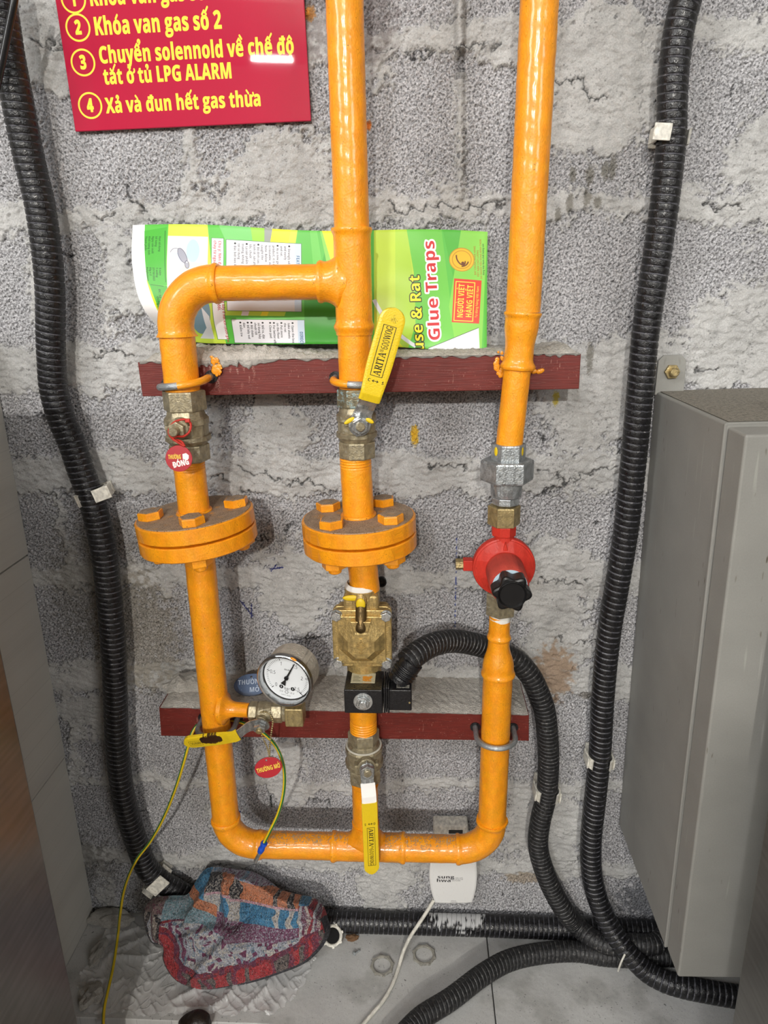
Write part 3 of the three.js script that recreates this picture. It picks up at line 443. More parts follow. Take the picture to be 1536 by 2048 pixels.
{ // U of pipework below: left riser, bottom run with tee, right riser with swage
  const yb = 0.2358, o = thing('gas_pipe', 'orange U of gas pipe from the left flange along the bottom to the red regulator', 'pipe', [-0.08, yb, PZ]);
  pipeRun(o, 'riser', line([PX.l, 0.664, PZ], [PX.l - 0.001, 0.277, PZ]), (s) => 0.0172);
  pipeRun(o, 'elbow', bent([[PX.l - 0.001, 0.279, PZ], [PX.l - 0.001, yb, PZ], [-0.2045, yb, PZ]], 0.039, 0.002), 0.0178, [[0.003, 0.003, 0.0018], [0.068, 0.003, 0.0012]]);
  pipeRun(o, 'pipe', line([-0.2055, yb, PZ], [-0.113, yb, PZ]), 0.0172);
  pipeRun(o, 'tee', line([-0.113, yb, PZ], [-0.016, yb, PZ]), 0.0180, [[0.003, 0.0032, 0.0020], [0.094, 0.0032, 0.0018]]);
  pipeRun(o, 'pipe', line([-0.016, yb, PZ], [0.052, yb, PZ]), 0.0172);
  pipeRun(o, 'elbow', bent([[0.050, yb, PZ], [PX.r, yb, PZ], [PX.r, 0.285, PZ]], 0.042, 0.002), 0.0180, [[0.003, 0.003, 0.0016], [0.075, 0.0034, 0.0026]]);
  pipeRun(o, 'tee_branch', line([PX.m - 0.003, yb + 0.005, PZ], [PX.m - 0.0028, 0.276, PZ]), (s, th) => 0.0172 + 0.010 * exp(-max(0, s - 0.010) / 0.006) * sin(th) ** 2 * (s < 0.01 ? s / 0.01 : 1), [[0.038, 0.003, 0.001]]);
  pipeRun(o, 'pipe', line([PX.m - 0.0028, 0.276, PZ], [PX.m - 0.0022, 0.346, PZ]), 0.0165);
  pipeRun(o, 'riser', line([PX.r, 0.284, PZ], [PX.r, 0.4955, PZ]), 0.0176);
  pipeRun(o, 'swage', line([PX.r, 0.4955, PZ], [PX.r - 0.0005, 0.5425, PZ], 0.0015), (s) => mix(0.0184, 0.0126, ss(0.012, 0.04, s)), [[0.002, 0.0032, 0.0022]]);
  pipeRun(o, 'neck', line([PX.r - 0.0005, 0.5425, PZ], [PX.r - 0.0005, 0.5735, PZ], 0.0015), 0.0122, [[0.003, 0.003, 0.0022]]);
  { const g = sweep(line([-0.195, yb, PZ], [0.075, yb, PZ], 0.0009), (s, th) => 0.01755 + lump(s, th) + 0.0006 * (abs(s - 0.085) < 0.008 || abs(s - 0.176) < 0.008 ? 3 : abs(s - 0.13) < 0.047 ? 1.4 : 0.4), 130, false), q = g.attributes.position, nn = g.attributes.normal, ix = g.index.array, pos = [];
    for (let i = 0; i < ix.length; i += 3) { const k = ix[i], x = q.getX(k), y = q.getY(k), z = q.getZ(k); if (abs(x - PX.m) < 0.022 || nn.getY(k) < 0.45 || nn.getZ(k) < -0.3) continue; if (nn.getY(k) * 0.75 + 0.35 * fbm(x * 60, z * 90, 3) + 0.5 * n2(x * 1400, z * 1400) < 0.86) continue; for (let j = 0; j < 3; j++) pos.push(q.getX(ix[i + j]), q.getY(ix[i + j]), q.getZ(ix[i + j])); }
    const h = new THREE.BufferGeometry(); h.setAttribute('position', new THREE.Float32BufferAttribute(pos, 3)); h.computeVertexNormals(); const d = part('dust', rel(h, o), std({ color: 0xa88f6c, roughness: 0.95 }), o, 'gritty grey brown dust lying along the top of the pipe'); d.userData.kind = 'stuff'; }
  // small branch to the gauge valve
  pipeRun(o, 'gauge_branch', line([PX.l + 0.010, 0.4475, 0.106], [-0.2045, 0.448, 0.110], 0.0012), (s) => 0.0088 + 0.011 * exp(-max(0, s - 0.005) / 0.0042), [], 28);
  const r = rng(8), th = []; for (let i = 0; i < 3; i++) th.push(mv(new THREE.TorusGeometry(0.0166, 0.0007, 8, 40).rotateX(PI / 2), PX.m - 0.0022, 0.336 + i * 0.003, PZ)); part('thread', th.map((g) => rel(g, o)), orange, o);
}

// ---------------------------------------------------------------- bolted flange pairs
const dusty = phys({ ...(() => { const p = paintMaps([0.93, 0.585, 0.06], { seed: 77 }); p.map = rep(dataTex(512, 512, (u, v, q) => { const x = u * 0.16, y = v * 0.16; let k = ss(-0.9, -0.35, fbm(x * 32, y * 32, 4) + 0.3 * n2(x * 900, y * 900)) * 0.96; const g = 0.92 + 0.12 * fbm(x * 60, y * 60, 3) + 0.24 * n2(x * 1300, y * 1300) - 0.45 * ss(0.45, 0.75, n2(x * 500, y * 500)), p2 = ss(0.84, 0.92, n2(x * 600 + 50, y * 600)); q[0] = mix(mix(0.90, 0.64 * g, k), 0.85, p2); q[1] = mix(mix(0.55, 0.565 * g, k), 0.83, p2); q[2] = mix(mix(0.08, 0.49 * g, k), 0.8, p2); }), 1 / 0.16, 1 / 0.16); return p; })(), roughness: 0.85 });
function flange(label, x, y, tilt, turn, r0, nipTop, lean) {
  const o = thing('pipe_flange', label, 'flange', [x, y, PZ]); o.rotation.z = tilt;
  const R = r0, h = 0.0165;
  const disc = (y0, y1) => lathe([[0.01, y0], [R - 0.0012, y0], [R, y0 + 0.0012], [R + 0.0003 * 0, y1 - 0.0012], [R - 0.0012, y1], [0.01, y1]], 72);
  const wob = (g) => { const p = g.attributes.position; for (let i = 0; i < p.count; i++) { const a = Math.atan2(p.getZ(i), p.getX(i)), rr = Math.hypot(p.getX(i), p.getZ(i)); if (rr > R - 0.003) { const k = 1 + 0.006 * n2(a * 5, p.getY(i) * 160 + x); p.setX(i, p.getX(i) * k); p.setZ(i, p.getZ(i) * k); } } return g; };
  part('upper_flange', wob(disc(-h - 0.001, -0.0006)), orange, o);
  part('flange_face', metric(lathe([[0.014, -0.0006], [R - 0.0026, -0.0006], [R - 0.0028, 0.0003], [0.014, 0.0004]], 72)), dusty, o, 'top face of the flange covered in grey brown dust');
  part('gasket', mv(cyl(R - 0.008, 0.0022, 48), 0, -h - 0.0022, 0), blackPlastic, o);
  part('lower_flange', wob(disc(-2 * h - 0.0034, -h - 0.0034)), orange, o);
  part('weld', mv(new THREE.TorusGeometry(0.0178, 0.0024, 10, 40).rotateX(PI / 2), 0, 0.001, 0), orange, o);
  const rb = R - 0.0185;
  for (let i = 0; i < 4; i++) {
    const a = turn + i * PI / 2, bx = rb * cos(a), bz = rb * sin(a);
    const b = part('bolt', mv(nut(6, 0.0138, 0.0090, 0.001, 0, a * 3 + 0.3), bx, 0.0046, bz), orange, o);
    part('bolt_face', metric(mv(nut(6, 0.0118, 0.0009, 0.0002, 0, a * 3 + 0.3), bx, 0.0093, bz)), dusty, b, 'dusty top of the bolt head');
    part('nut', mv(nut(6, 0.0138, 0.0095, 0.001, 0, a * 2 + 0.8), bx, -2 * h - 0.0084, bz), orange, o);
    part('bolt_end', mv(cyl(0.0072, 0.008, 20, 0.0072, 0.0012), bx, -2 * h - 0.0156, bz), orange, o);
  }
  const top = nipTop - y; part('pipe_nipple', sweep(line([lean, top, 0], [0, 0, 0], 0.0006), (s, th) => 0.0172 + lump(s, th) - (s < 0.013 ? 0.0009 * ss(0.5, 1, 0.5 + 0.5 * sin(s * 2 * PI / 0.0031)) : 0), 36), orange, o);
  return o;
}
flange('dusty orange bolted flange pair under the left valve with the red round tag', -0.2505, 0.6985, 0.082, 1.31, 0.0655, 0.760, 0.0045);
const fm = flange('dusty orange bolted flange pair under the middle valve with the raised yellow lever', PX.m - 0.001, 0.6945, 0.035, 0.61, 0.0635, 0.762, 0.0005);
{ // short nipple between the middle flange and the solenoid valve
  part('pipe_nipple', sweep(line([0, -0.034, 0], [0.002, -0.090, 0]), (s, th) => 0.0170 + lump(s, th), 36), orange, fm);
}

// ---------------------------------------------------------------- ball valves
function gripTex(draw) { return canvasTex(256, 1280, (c, w, h) => {
  c.fillStyle = '#e6c51c'; c.fillRect(0, 0, w, h);
  const r = rng(31); for (let i = 0; i < 900; i++) { c.fillStyle = `rgba(${90 + 40 * r()},${70 + 30 * r()},20,${0.05 + 0.12 * r()})`; const s = 1 + 5 * r() * r(); c.fillRect(w * r(), h * r(), s, s * (1 + 3 * r())); }
  draw(c, w, h);
}); }
function wogPrint(c, cx, cy, flip, mark) {                               // boxed print reading along the lever
  c.save(); c.translate(cx, cy); c.scale(1.12, 1.3); c.rotate(flip ? PI / 2 : -PI / 2);
  c.strokeStyle = '#1c1a10'; c.lineWidth = 6; c.strokeRect(-265, -62, 530, 112);
  c.fillStyle = '#17150c'; c.textAlign = 'left'; c.font = 'bold 92px serif'; c.save(); c.scale(0.82, 1); c.fillText('ARITA', -312, 26); c.restore();
  c.font = '46px serif'; c.fillText('®', -16, -4); c.font = '84px sans-serif'; c.save(); c.scale(0.72, 1); c.fillText('600', 30, 26); c.restore(); c.font = 'bold 84px serif'; c.save(); c.scale(0.62, 1); c.fillText('WOG', 200, 26); c.restore();
  c.restore();
  c.save(); c.translate(cx, cy); c.scale(1.12, 1.3); c.rotate(flip ? PI / 2 : -PI / 2); c.lineWidth = 6; c.fillStyle = c.strokeStyle = '#17150c'; c.beginPath(); c.moveTo(-318, -28); c.lineTo(-318, 26); c.stroke(); c.beginPath(); c.moveTo(-330, -14); c.lineTo(-318, -30); c.lineTo(-306, -14); c.moveTo(-330, 12); c.lineTo(-318, 28); c.lineTo(-306, 12); c.stroke();
  c.font = 'bold 44px sans-serif'; c.textAlign = 'center'; for (const [ch, yy] of [[mark ? 'O' : 'C', -62], ['S', 74]]) { c.save(); c.translate(-318, yy); c.rotate(flip ? -PI / 2 : PI / 2); c.fillText(ch, 0, 14); c.restore(); } c.restore();
}
const gripBump = dataTex(64, 256, (u, v, q) => { q[0] = q[1] = q[2] = 0.5 + 0.35 * n2(u * 9, v * 45); }, false);
const grip = (draw) => phys({ map: gripTex(draw), roughness: 0.38, clearcoat: 0.3, clearcoatRoughness: 0.3, bumpMap: gripBump, bumpScale: 0.0002 });
// valve body along y; y0..y1 are the ends, stem towards +z
function ballValve(label, x, yc, opt) {
  const o = thing('ball_valve', label, 'valve', [x, yc, PZ]); o.rotation.y = opt.yaw || 0; const H = opt.h / 2, m = opt.mat, m2 = opt.mat2 || m;
  part('hex_end', mv(nut(opt.sides || 6, opt.r1, opt.e1, 0.0016, 0.0172, opt.turn ?? 0.25), 0, H - opt.e1 / 2, 0), m2, o);
  const a = H - opt.e1, b = -H + opt.e2, rb = opt.rb;
  part('body', lathe([[0.0176, a], [opt.r1 * 0.86, a], [opt.r1 * 0.88, a - 0.003], [rb - 0.0028, a - 0.0052], [rb, a - 0.0085], [rb, a - 0.014], [rb - 0.0011, a - 0.0155], [rb - 0.0012, b + 0.0105], [rb + 0.0006, b + 0.0095], [rb + 0.0008, b + 0.005], [rb - 0.0015, b + 0.003], [opt.r2 * 0.9, b], [0.0176, b]], 56), m, o);
  part('hex_end', mv(nut(opt.sides || 6, opt.r2, opt.e2, 0.0016, 0.0172, opt.turn2 ?? 0.25), 0, -H + opt.e2 / 2, 0), m, o);
  const sy = opt.stemY || 0, zf = opt.rb;
  const boss = part('stem_boss', mv(alongZ(cyl(0.0112, 0.018, 28)), 0, sy, zf - 0.003), m, o);
  part('stop_tab', [mv(rbox(0.004, 0.004, 0.008, 0.0006), 0.0125, sy + 0.001, zf + 0.001), mv(rbox(0.004, 0.004, 0.008, 0.0006), -0.0125, sy + 0.001, zf + 0.001)], m, o);
  part('nut', mv(alongZ(nut(6, 0.0088, 0.0064, 0.0008, 0, 0.5)), 0, sy, zf + (opt.lever ? 0.0125 : 0.0095)), opt.lever ? steel : m, o);
  part('stem', mv(alongZ(cyl(0.0046, opt.lever ? 0.010 : 0.018, 20)), 0, sy, zf + (opt.lever ? 0.014 : 0.014)), m, o);
  if (opt.lever) opt.lever(o, 0, sy, zf + 0.0085);
  return o;
}
function lever(o, x, y, z, ang, L, o2) {
  const g = new THREE.Group(); g.name = numbered('lever'); g.position.set(x, y, z); g.rotation.z = ang; o.add(g);
  const rise = (t, L0) => (s) => o2.out * ss(o2.s0, o2.s1, s);
  const zc = (s) => o2.out * ss(o2.s0, o2.s1, s);                       // s in metres
  const Lm = o2.g0 + 0.008;
  part('lever_plate', mv(strap(Lm + 0.012, (t) => { const s = t * (Lm + 0.012) - 0.012; const R = o2.rp || 0.0125; return s < 0 ? (s < -R ? 0.0004 : max(0.0004, Math.sqrt(max(0, R * R - s * s)))) : mix(R, o2.w0, ss(0.002, 0.016, s)); }, (t) => zc(t * (Lm + 0.012) - 0.012), 0.0026, 50), 0, -0.012, 0), o2.plate || steel, g);
  const Lg = L - o2.g0, w = o2.w1;
  part('grip', mv(strap(Lg, (t) => { const s = t * Lg, e = Lg - s; const w2 = mix(o2.w0 + 0.0016, w, ss(0.0, o2.wide || 0.04, s)); const r = w2; return e < r ? max(0.0008, Math.sqrt(max(0, w2 * w2 - (r - e) ** 2))) : w2; }, (t) => zc(t * Lg + o2.g0), 0.0062, 80, 8), 0, o2.g0, 0), o2.grip, g, 'yellow plastic sleeve with black print');
  return g;
}
const gripB = grip((c, w, h) => { wogPrint(c, 128, h * 0.46, false, false); c.strokeStyle = 'rgba(60,45,10,.5)'; c.lineWidth = 3; const r = rng(3); for (let i = 0; i < 14; i++) { c.beginPath(); const a = 90 + 60 * r(), b = 90 + 80 * r(); c.moveTo(a, b); c.lineTo(a + 40 * r(), b + 70 * r()); c.stroke(); } });
const gripC = grip((c, w, h) => { wogPrint(c, 128, h * 0.40, false, true); });
const sticker = std({ color: 0xf4f2ee, roughness: 0.6 });
ballValve('left brass ball valve without a lever, its stem carrying a red round tag', PX.l + 0.001, 0.7965, { h: 0.077, e1: 0.0215, e2: 0.019, r1: 0.0226, r2: 0.0212, rb: 0.0236, mat: brassOld, stemY: 0.002, turn: 0.1, turn2: 0.3 });
const vB = ballValve('middle brass ball valve with blue green verdigris and a raised yellow lever', PX.m - 0.0005, 0.7985, { h: 0.0745, e1: 0.0195, e2: 0.0185, r1: 0.0205, r2: 0.0205, rb: 0.0212, sides: 8, mat: brassOld, mat2: brassGreen, stemY: 0.003, yaw: 0.19, turn: 0.2,
  lever: (o, x, y, z) => lever(o, x, y, z, -0.300, 0.121, { out: 0.017, s0: 0.010, s1: 0.036, g0: 0.029, w0: 0.0092, w1: 0.0128, rp: 0.0112, grip: gripB }) });
const yellowPaint = std({ color: 0xe3c21c, roughness: 0.5 }); for (const [x, y, k] of [[-0.0105, 0.0085, 1.3], [0.0105, 0.0075, 1]]) part('paint_splash', mv(new THREE.SphereGeometry(0.0032, 14, 10).scale(1.5 * k, 0.7, 0.35).rotateZ(-x * 50), x, y, 0.0308), yellowPaint, vB);
const vC = ballValve('lower brass ball valve with its yellow lever hanging straight down over the bottom pipe', PX.m - 0.0022, 0.3795, { h: 0.073, e1: 0.0160, e2: 0.020, r1: 0.0192, r2: 0.0212, rb: 0.0232, mat: brassOld, stemY: 0.003, yaw: 0.18, turn: 0, turn2: 0.5,
  lever: (o, x, y, z) => { const g = lever(o, x, y, z, PI + 0.01, 0.144, { out: 0.014, s0: 0.012, s1: 0.032, g0: 0.037, w0: 0.0078, w1: 0.0093, wide: 0.05, rp: 0.0088, grip: gripC }); part('sticker', mv(strap(0.024, () => 0.0088, (t) => 0.014 * ss(0.012, 0.032, t * 0.024 + 0.018), 0.0040, 16), 0, 0.018, 0), sticker, g, 'blank white sticker wrapped round the lever'); } });
part('rim', mv(new THREE.TorusGeometry(0.0212, 0.0013, 10, 48).rotateX(PI / 2), 0, 0.0152, 0), std({ color: 0xb9b5a8, roughness: 0.9 }), vC, 'pale dusty rim of the valve body');
part('pipe_nipple', sweep(line([0.0005, 0.086, 0], [0.0, 0.033, 0], 0.0006), (s, th) => 0.0166 + lump(s, th) - (s > 0.034 ? 0.0010 * ss(0.5, 1, 0.5 + 0.5 * sin(s * 2 * PI / 0.0034)) : 0), 36), orange, vC);
{ // small valve to the gauge, lying along x
  const o = thing('gauge_valve', 'small brass valve below the pressure gauge, its yellow lever scorched brown', 'valve', [-0.186, 0.448, 0.1125]);
  const X = (g) => g.rotateZ(-PI / 2);
  part('hex_end', mv(X(nut(6, 0.0122, 0.010, 0.001, 0, 0.5)), -0.0125, 0, 0), brassOld, o);
  part('body', X(lathe([[0, -0.009], [0.0095, -0.009], [0.0128, -0.005], [0.0132, 0.001], [0.0118, 0.006], [0.0105, 0.012], [0, 0.012]], 36)), brassOld, o);
  part('hex_end', mv(X(nut(6, 0.0126, 0.013, 0.001, 0, 0.5)), 0.0165, 0, 0), brassOld, o);
  part('coupling', mv(X(nut(6, 0.0112, 0.008, 0.001, 0, 0.2)), 0.0265, 0, 0), brassOld, o);
  part('elbow_block', mv(rbox(0.022, 0.025, 0.024, 0.002), 0.0385, 0, 0.001), brass, o);
  const g = new THREE.Group(); g.name = numbered('lever'); g.position.set(-0.0005, -0.0050, 0.0200); g.rotation.set(0.35, 0, 0); o.add(g);
  part('stem', mv(alongZ(cyl(0.0075, 0.018, 24)), -0.0005, -0.003, 0.0100), brassOld, o);
  part('nut', mv(alongZ(nut(6, 0.0074, 0.0058, 0.0008, 0, 0.4)), 0, 0, 0.0045), steel, g); part('stem_end', mv(alongZ(cyl(0.0038, 0.006, 18)), 0, 0, 0.0075), brass, g);
  const burnt = grip((c, w, h) => { c.save(); c.translate(128, h * 0.22); c.rotate(-PI / 2); c.strokeStyle = '#221d0c'; c.lineWidth = 6; c.strokeRect(-150, -60, 300, 110); c.fillStyle = '#221d0c'; c.font = 'bold 84px serif'; c.textAlign = 'center'; c.scale(-0.7, 1); c.scale(-1, 1); c.fillText('600WOG', 0, 26); c.restore();
    const r = rng(77), y0 = h * 0.53; for (let i = 0; i < 900; i++) { const t = r() * 2 - 1, q = Math.sqrt(r()) * (1 - 0.5 * t * t); c.fillStyle = `rgba(${38 + 26 * r()},${22 + 14 * r()},10,0.55)`; c.beginPath(); c.ellipse(w * (0.66 + 0.36 * q * (r() * 2 - 1)), y0 + t * h * 0.19, 10 + 12 * r(), 14 + 16 * r(), r() * 3, 0, 2 * PI); c.fill(); } });
  const up = new THREE.Group(); up.name = numbered('handle'); up.rotation.z = PI / 2 + 0.20; g.add(up);
  const L = 0.094, zc = (s) => 0.012 * ss(0.012, 0.032, s);
  g.remove(up);
  const place = (geo) => geo.rotateZ(PI / 2 + 0.21);
  part('lever_plate', place(mv(strap(0.044, (t) => { const s = t * 0.044 - 0.011; return s < 0 ? max(0.0012, Math.sqrt(max(0, 0.0112 ** 2 - s * s))) : mix(0.0112, 0.0070, ss(0.002, 0.02, s)); }, (t) => zc(t * 0.044 - 0.011), 0.0024, 40), 0, -0.011, 0)), steel, g);
  part('grip', place(mv(strap(L - 0.026, (t) => { const s = t * (L - 0.026), e = L - 0.026 - s, w2 = mix(0.0085, 0.0105, ss(0, 0.03, s)); return e < w2 ? max(0.0008, Math.sqrt(max(0, w2 * w2 - (w2 - e) ** 2))) : w2; }, (t) => zc(t * (L - 0.026) + 0.026), 0.006, 70, 8), 0, 0.026, 0)), burnt, g, 'yellow plastic sleeve scorched dark brown');
}

// ---------------------------------------------------------------- U bolts
function uBolt(label, x, y, w, r, legs, tiltR = 0, paint) {
  const o = thing('u_bolt', label, 'bolt', [x, y, PZ]); const pts = [], f = 0.0010;
  pts.push(V(-w, legs[0], -0.030)); pts.push(V(-w, legs[0], -0.010)); for (let i = 0; i <= 24; i++) { const a = PI - i / 24 * PI; pts.push(V(w * cos(a), mix(legs[0], legs[1], i / 24) * 1, 0.000 + w * sin(a) * 0.98)); } pts.push(V(w, legs[1], -0.010)); pts.push(V(w, legs[1], -0.030));
  part('rod', sweep(new THREE.CatmullRomCurve3(pts, false, 'centripetal').getSpacedPoints(90), r, 14), galv, o);
  if (paint) part('paint', sweep(new THREE.CatmullRomCurve3(pts, false, 'centripetal').getSpacedPoints(90).slice(...paint), r + 0.0003, 14), orange, o, 'orange paint on the rod');
  const hole = (dx, dy) => part('socket', mv(lathe([[r * 1.05, -0.001], [r * 1.9, -0.001], [r * 1.9, 0.0008], [r * 1.05, 0.0008]], 24).rotateX(PI / 2), dx, dy, -0.0195), blackPlastic, o); hole(-w, legs[0]); hole(w, legs[1]); return o;  // flat dark rings standing for the drilled holes round the legs
}
uBolt('steel U bolt round the left pipe at the upper red rail, half painted orange', PX.l + 0.002, 0.8405, 0.0245, 0.0037, [-0.002, 0.006], 0, [46, 76]);
uBolt('steel U bolt round the middle pipe above the verdigris valve, dabbed with orange paint', PX.m, 0.8400, 0.0235, 0.0037, [0.004, 0.000], 0, [20, 42]);
uBolt('plain galvanised U bolt round the lower right pipe at the lower red rail', PX.r + 0.0005, 0.4085, 0.0235, 0.0034, [0, 0]);
uBolt('steel U bolt round the lower left pipe, mostly hidden by the scorched yellow lever', PX.l - 0.001, 0.4165, 0.0225, 0.0034, [0, 0]);

// ---------------------------------------------------------------- union and regulator
{
  const o = thing('pipe_union', 'grey galvanised pipe union with a large hex nut marked three quarters, above the red regulator', 'pipe union', [0.0965, 0.746, PZ]);
  part('hex_end', mv(nut(6, 0.0182, 0.0185, 0.0014, 0.0138, 0.0), 0.0008, 0.0205, 0), galv, o);
  part('union_nut', mv(nut(6, 0.0282, 0.0240, 0.0026, 0, 0.0), 0, 0.0005, 0), galv, o);
  part('tail', lathe([[0, -0.0285], [0.0158, -0.0285], [0.0168, -0.026], [0.0172, -0.012], [0.0172, -0.010], [0, -0.010]], 40), galv, o);
  part('ring', mv(nut(8, 0.0152, 0.0080, 0.0008, 0, 0.2), 0, -0.0335, 0), galv, o);
  const t = canvasTex(128, 160, (c) => { c.clearRect(0, 0, 128, 160); c.fillStyle = '#2e2d2a'; c.font = 'bold 62px sans-serif'; c.textAlign = 'center'; c.save(); c.translate(64, 80); c.rotate(PI); c.fillText('3', 0, -16); c.fillRect(-26, -6, 52, 6); c.fillText('4', 0, 58); c.restore(); });
  part('stamp', mv(new THREE.PlaneGeometry(0.011, 0.0145), 0.002, 0.000, 0.0247), std({ map: t, transparent: true, alphaTest: 0.3, roughness: 0.7 }), o, 'stamped size mark on the union nut');
  for (const [x, y] of [[-0.0135, 0.0225], [0.0145, 0.0225]]) part('paint_splash', mv(new THREE.SphereGeometry(0.0036, 12, 10).scale(0.8, 1.35, 0.22).rotateY(x > 0 ? 1.05 : -1.05), x, y, 0.0078), yellowPaint, o);
}
{
  const cx = 0.0962, cy = 0.6370, o = thing('gas_regulator', 'red round gas pressure regulator with a black star knob on the right hand pipe', 'regulator', [cx, cy, 0.105]);
  const Z = (g, z = 0) => mv(alongZ(g), 0, 0, z);
  part('inlet_nut', mv(nut(6, 0.0176, 0.0225, 0.0014, 0, 0.0), -0.0012, 0.0588, -0.004), brass, o);
  part('inlet_neck', [mv(nut(8, 0.0138, 0.012, 0.0012, 0, 0.39), -0.001, 0.0418, -0.003), mv(cyl(0.0118, 0.020, 28, 0.0104), 0, 0.033, -0.003)], redPaint, o);
  part('body', Z(lathe([[0, -0.010], [0.026, -0.010], [0.0335, -0.005], [0.0347, -0.003], [0.0350, 0.004], [0.0343, 0.0055], [0.0325, 0.0062], [0.0322, 0.0070], [0.030, 0.0078], [0.0245, 0.0115], [0.0212, 0.013], [0.0205, 0.0165], [0, 0.0165]], 72)), redPaint, o);
  part('bonnet', Z(lathe([[0.0208, 0.012], [0.0208, 0.040], [0.0204, 0.0550], [0.0195, 0.0566], [0, 0.0566]], 60)), dustyRed, o);
  part('arrow', mv(plate((() => { const s = new THREE.Shape(); s.moveTo(-0.004, 0); s.lineTo(0, 0.013); s.lineTo(0.004, 0); s.lineTo(0, -0.002); return s; })(), 0.004, 0.0012), 0, 0.0195, 0.0085), redPaint, o);
  part('lug', mv(rbox(0.011, 0.0125, 0.012, 0.001), -0.0395, 0.0005, -0.003), redPaint, o);
  part('lug_screw', mv(nut(6, 0.0062, 0.009, 0.0006, 0, 0.2).rotateZ(PI / 2), -0.0488, 0.0005, -0.003), brass, o);
  part('scale_label', Z(lathe([[0.006, 0.0564], [0.0185, 0.0564], [0.0185, 0.0571], [0.006, 0.0571]], 48)), std({ map: canvasTex(128, 128, (c) => { c.fillStyle = '#b9d0dc'; c.fillRect(0, 0, 128, 128); c.fillStyle = '#3d5560'; for (let i = 0; i < 12; i++) c.fillRect(6 + i * 10, 50, 5, 16); }), roughness: 0.6 }), o, 'pale blue scale ring');
  const s = new THREE.Shape(); for (let i = 0; i <= 96; i++) { const a = i / 96 * 2 * PI, r = 0.0182 + 0.0024 * cos(6 * a + 0.6); i ? s.lineTo(r * cos(a), r * sin(a)) : s.moveTo(r * cos(a), r * sin(a)); }
  const kb = std({ color: 0x0c0c0e, roughness: 0.42 });
  part('knob', mv(plate(s, 0.020, 0.0026), 0, 0, 0.0575), kb, o); part('knob_cap', Z(lathe([[0, 0.0772], [0.0125, 0.0776], [0.0134, 0.0790], [0.0140, 0.0796], [0.0146, 0.0790], [0.0150, 0.0760]], 48)), kb, o);
  part('outlet_nut', mv(nut(6, 0.0178, 0.027, 0.0014, 0, 0.35), -0.0008, -0.0470, -0.004), brassOld, o); part('outlet_neck', mv(cyl(0.0135, 0.016), 0, -0.032, -0.004), brassOld, o);
  part('thread_tape', mv(lathe([[0.010, -0.006], [0.0122, -0.006], [0.0126, -0.003], [0.0121, -0.001], [0.0128, 0.002], [0.0123, 0.006], [0.010, 0.006]], 32), -0.0008, -0.0635, -0.005), tape, o);
}

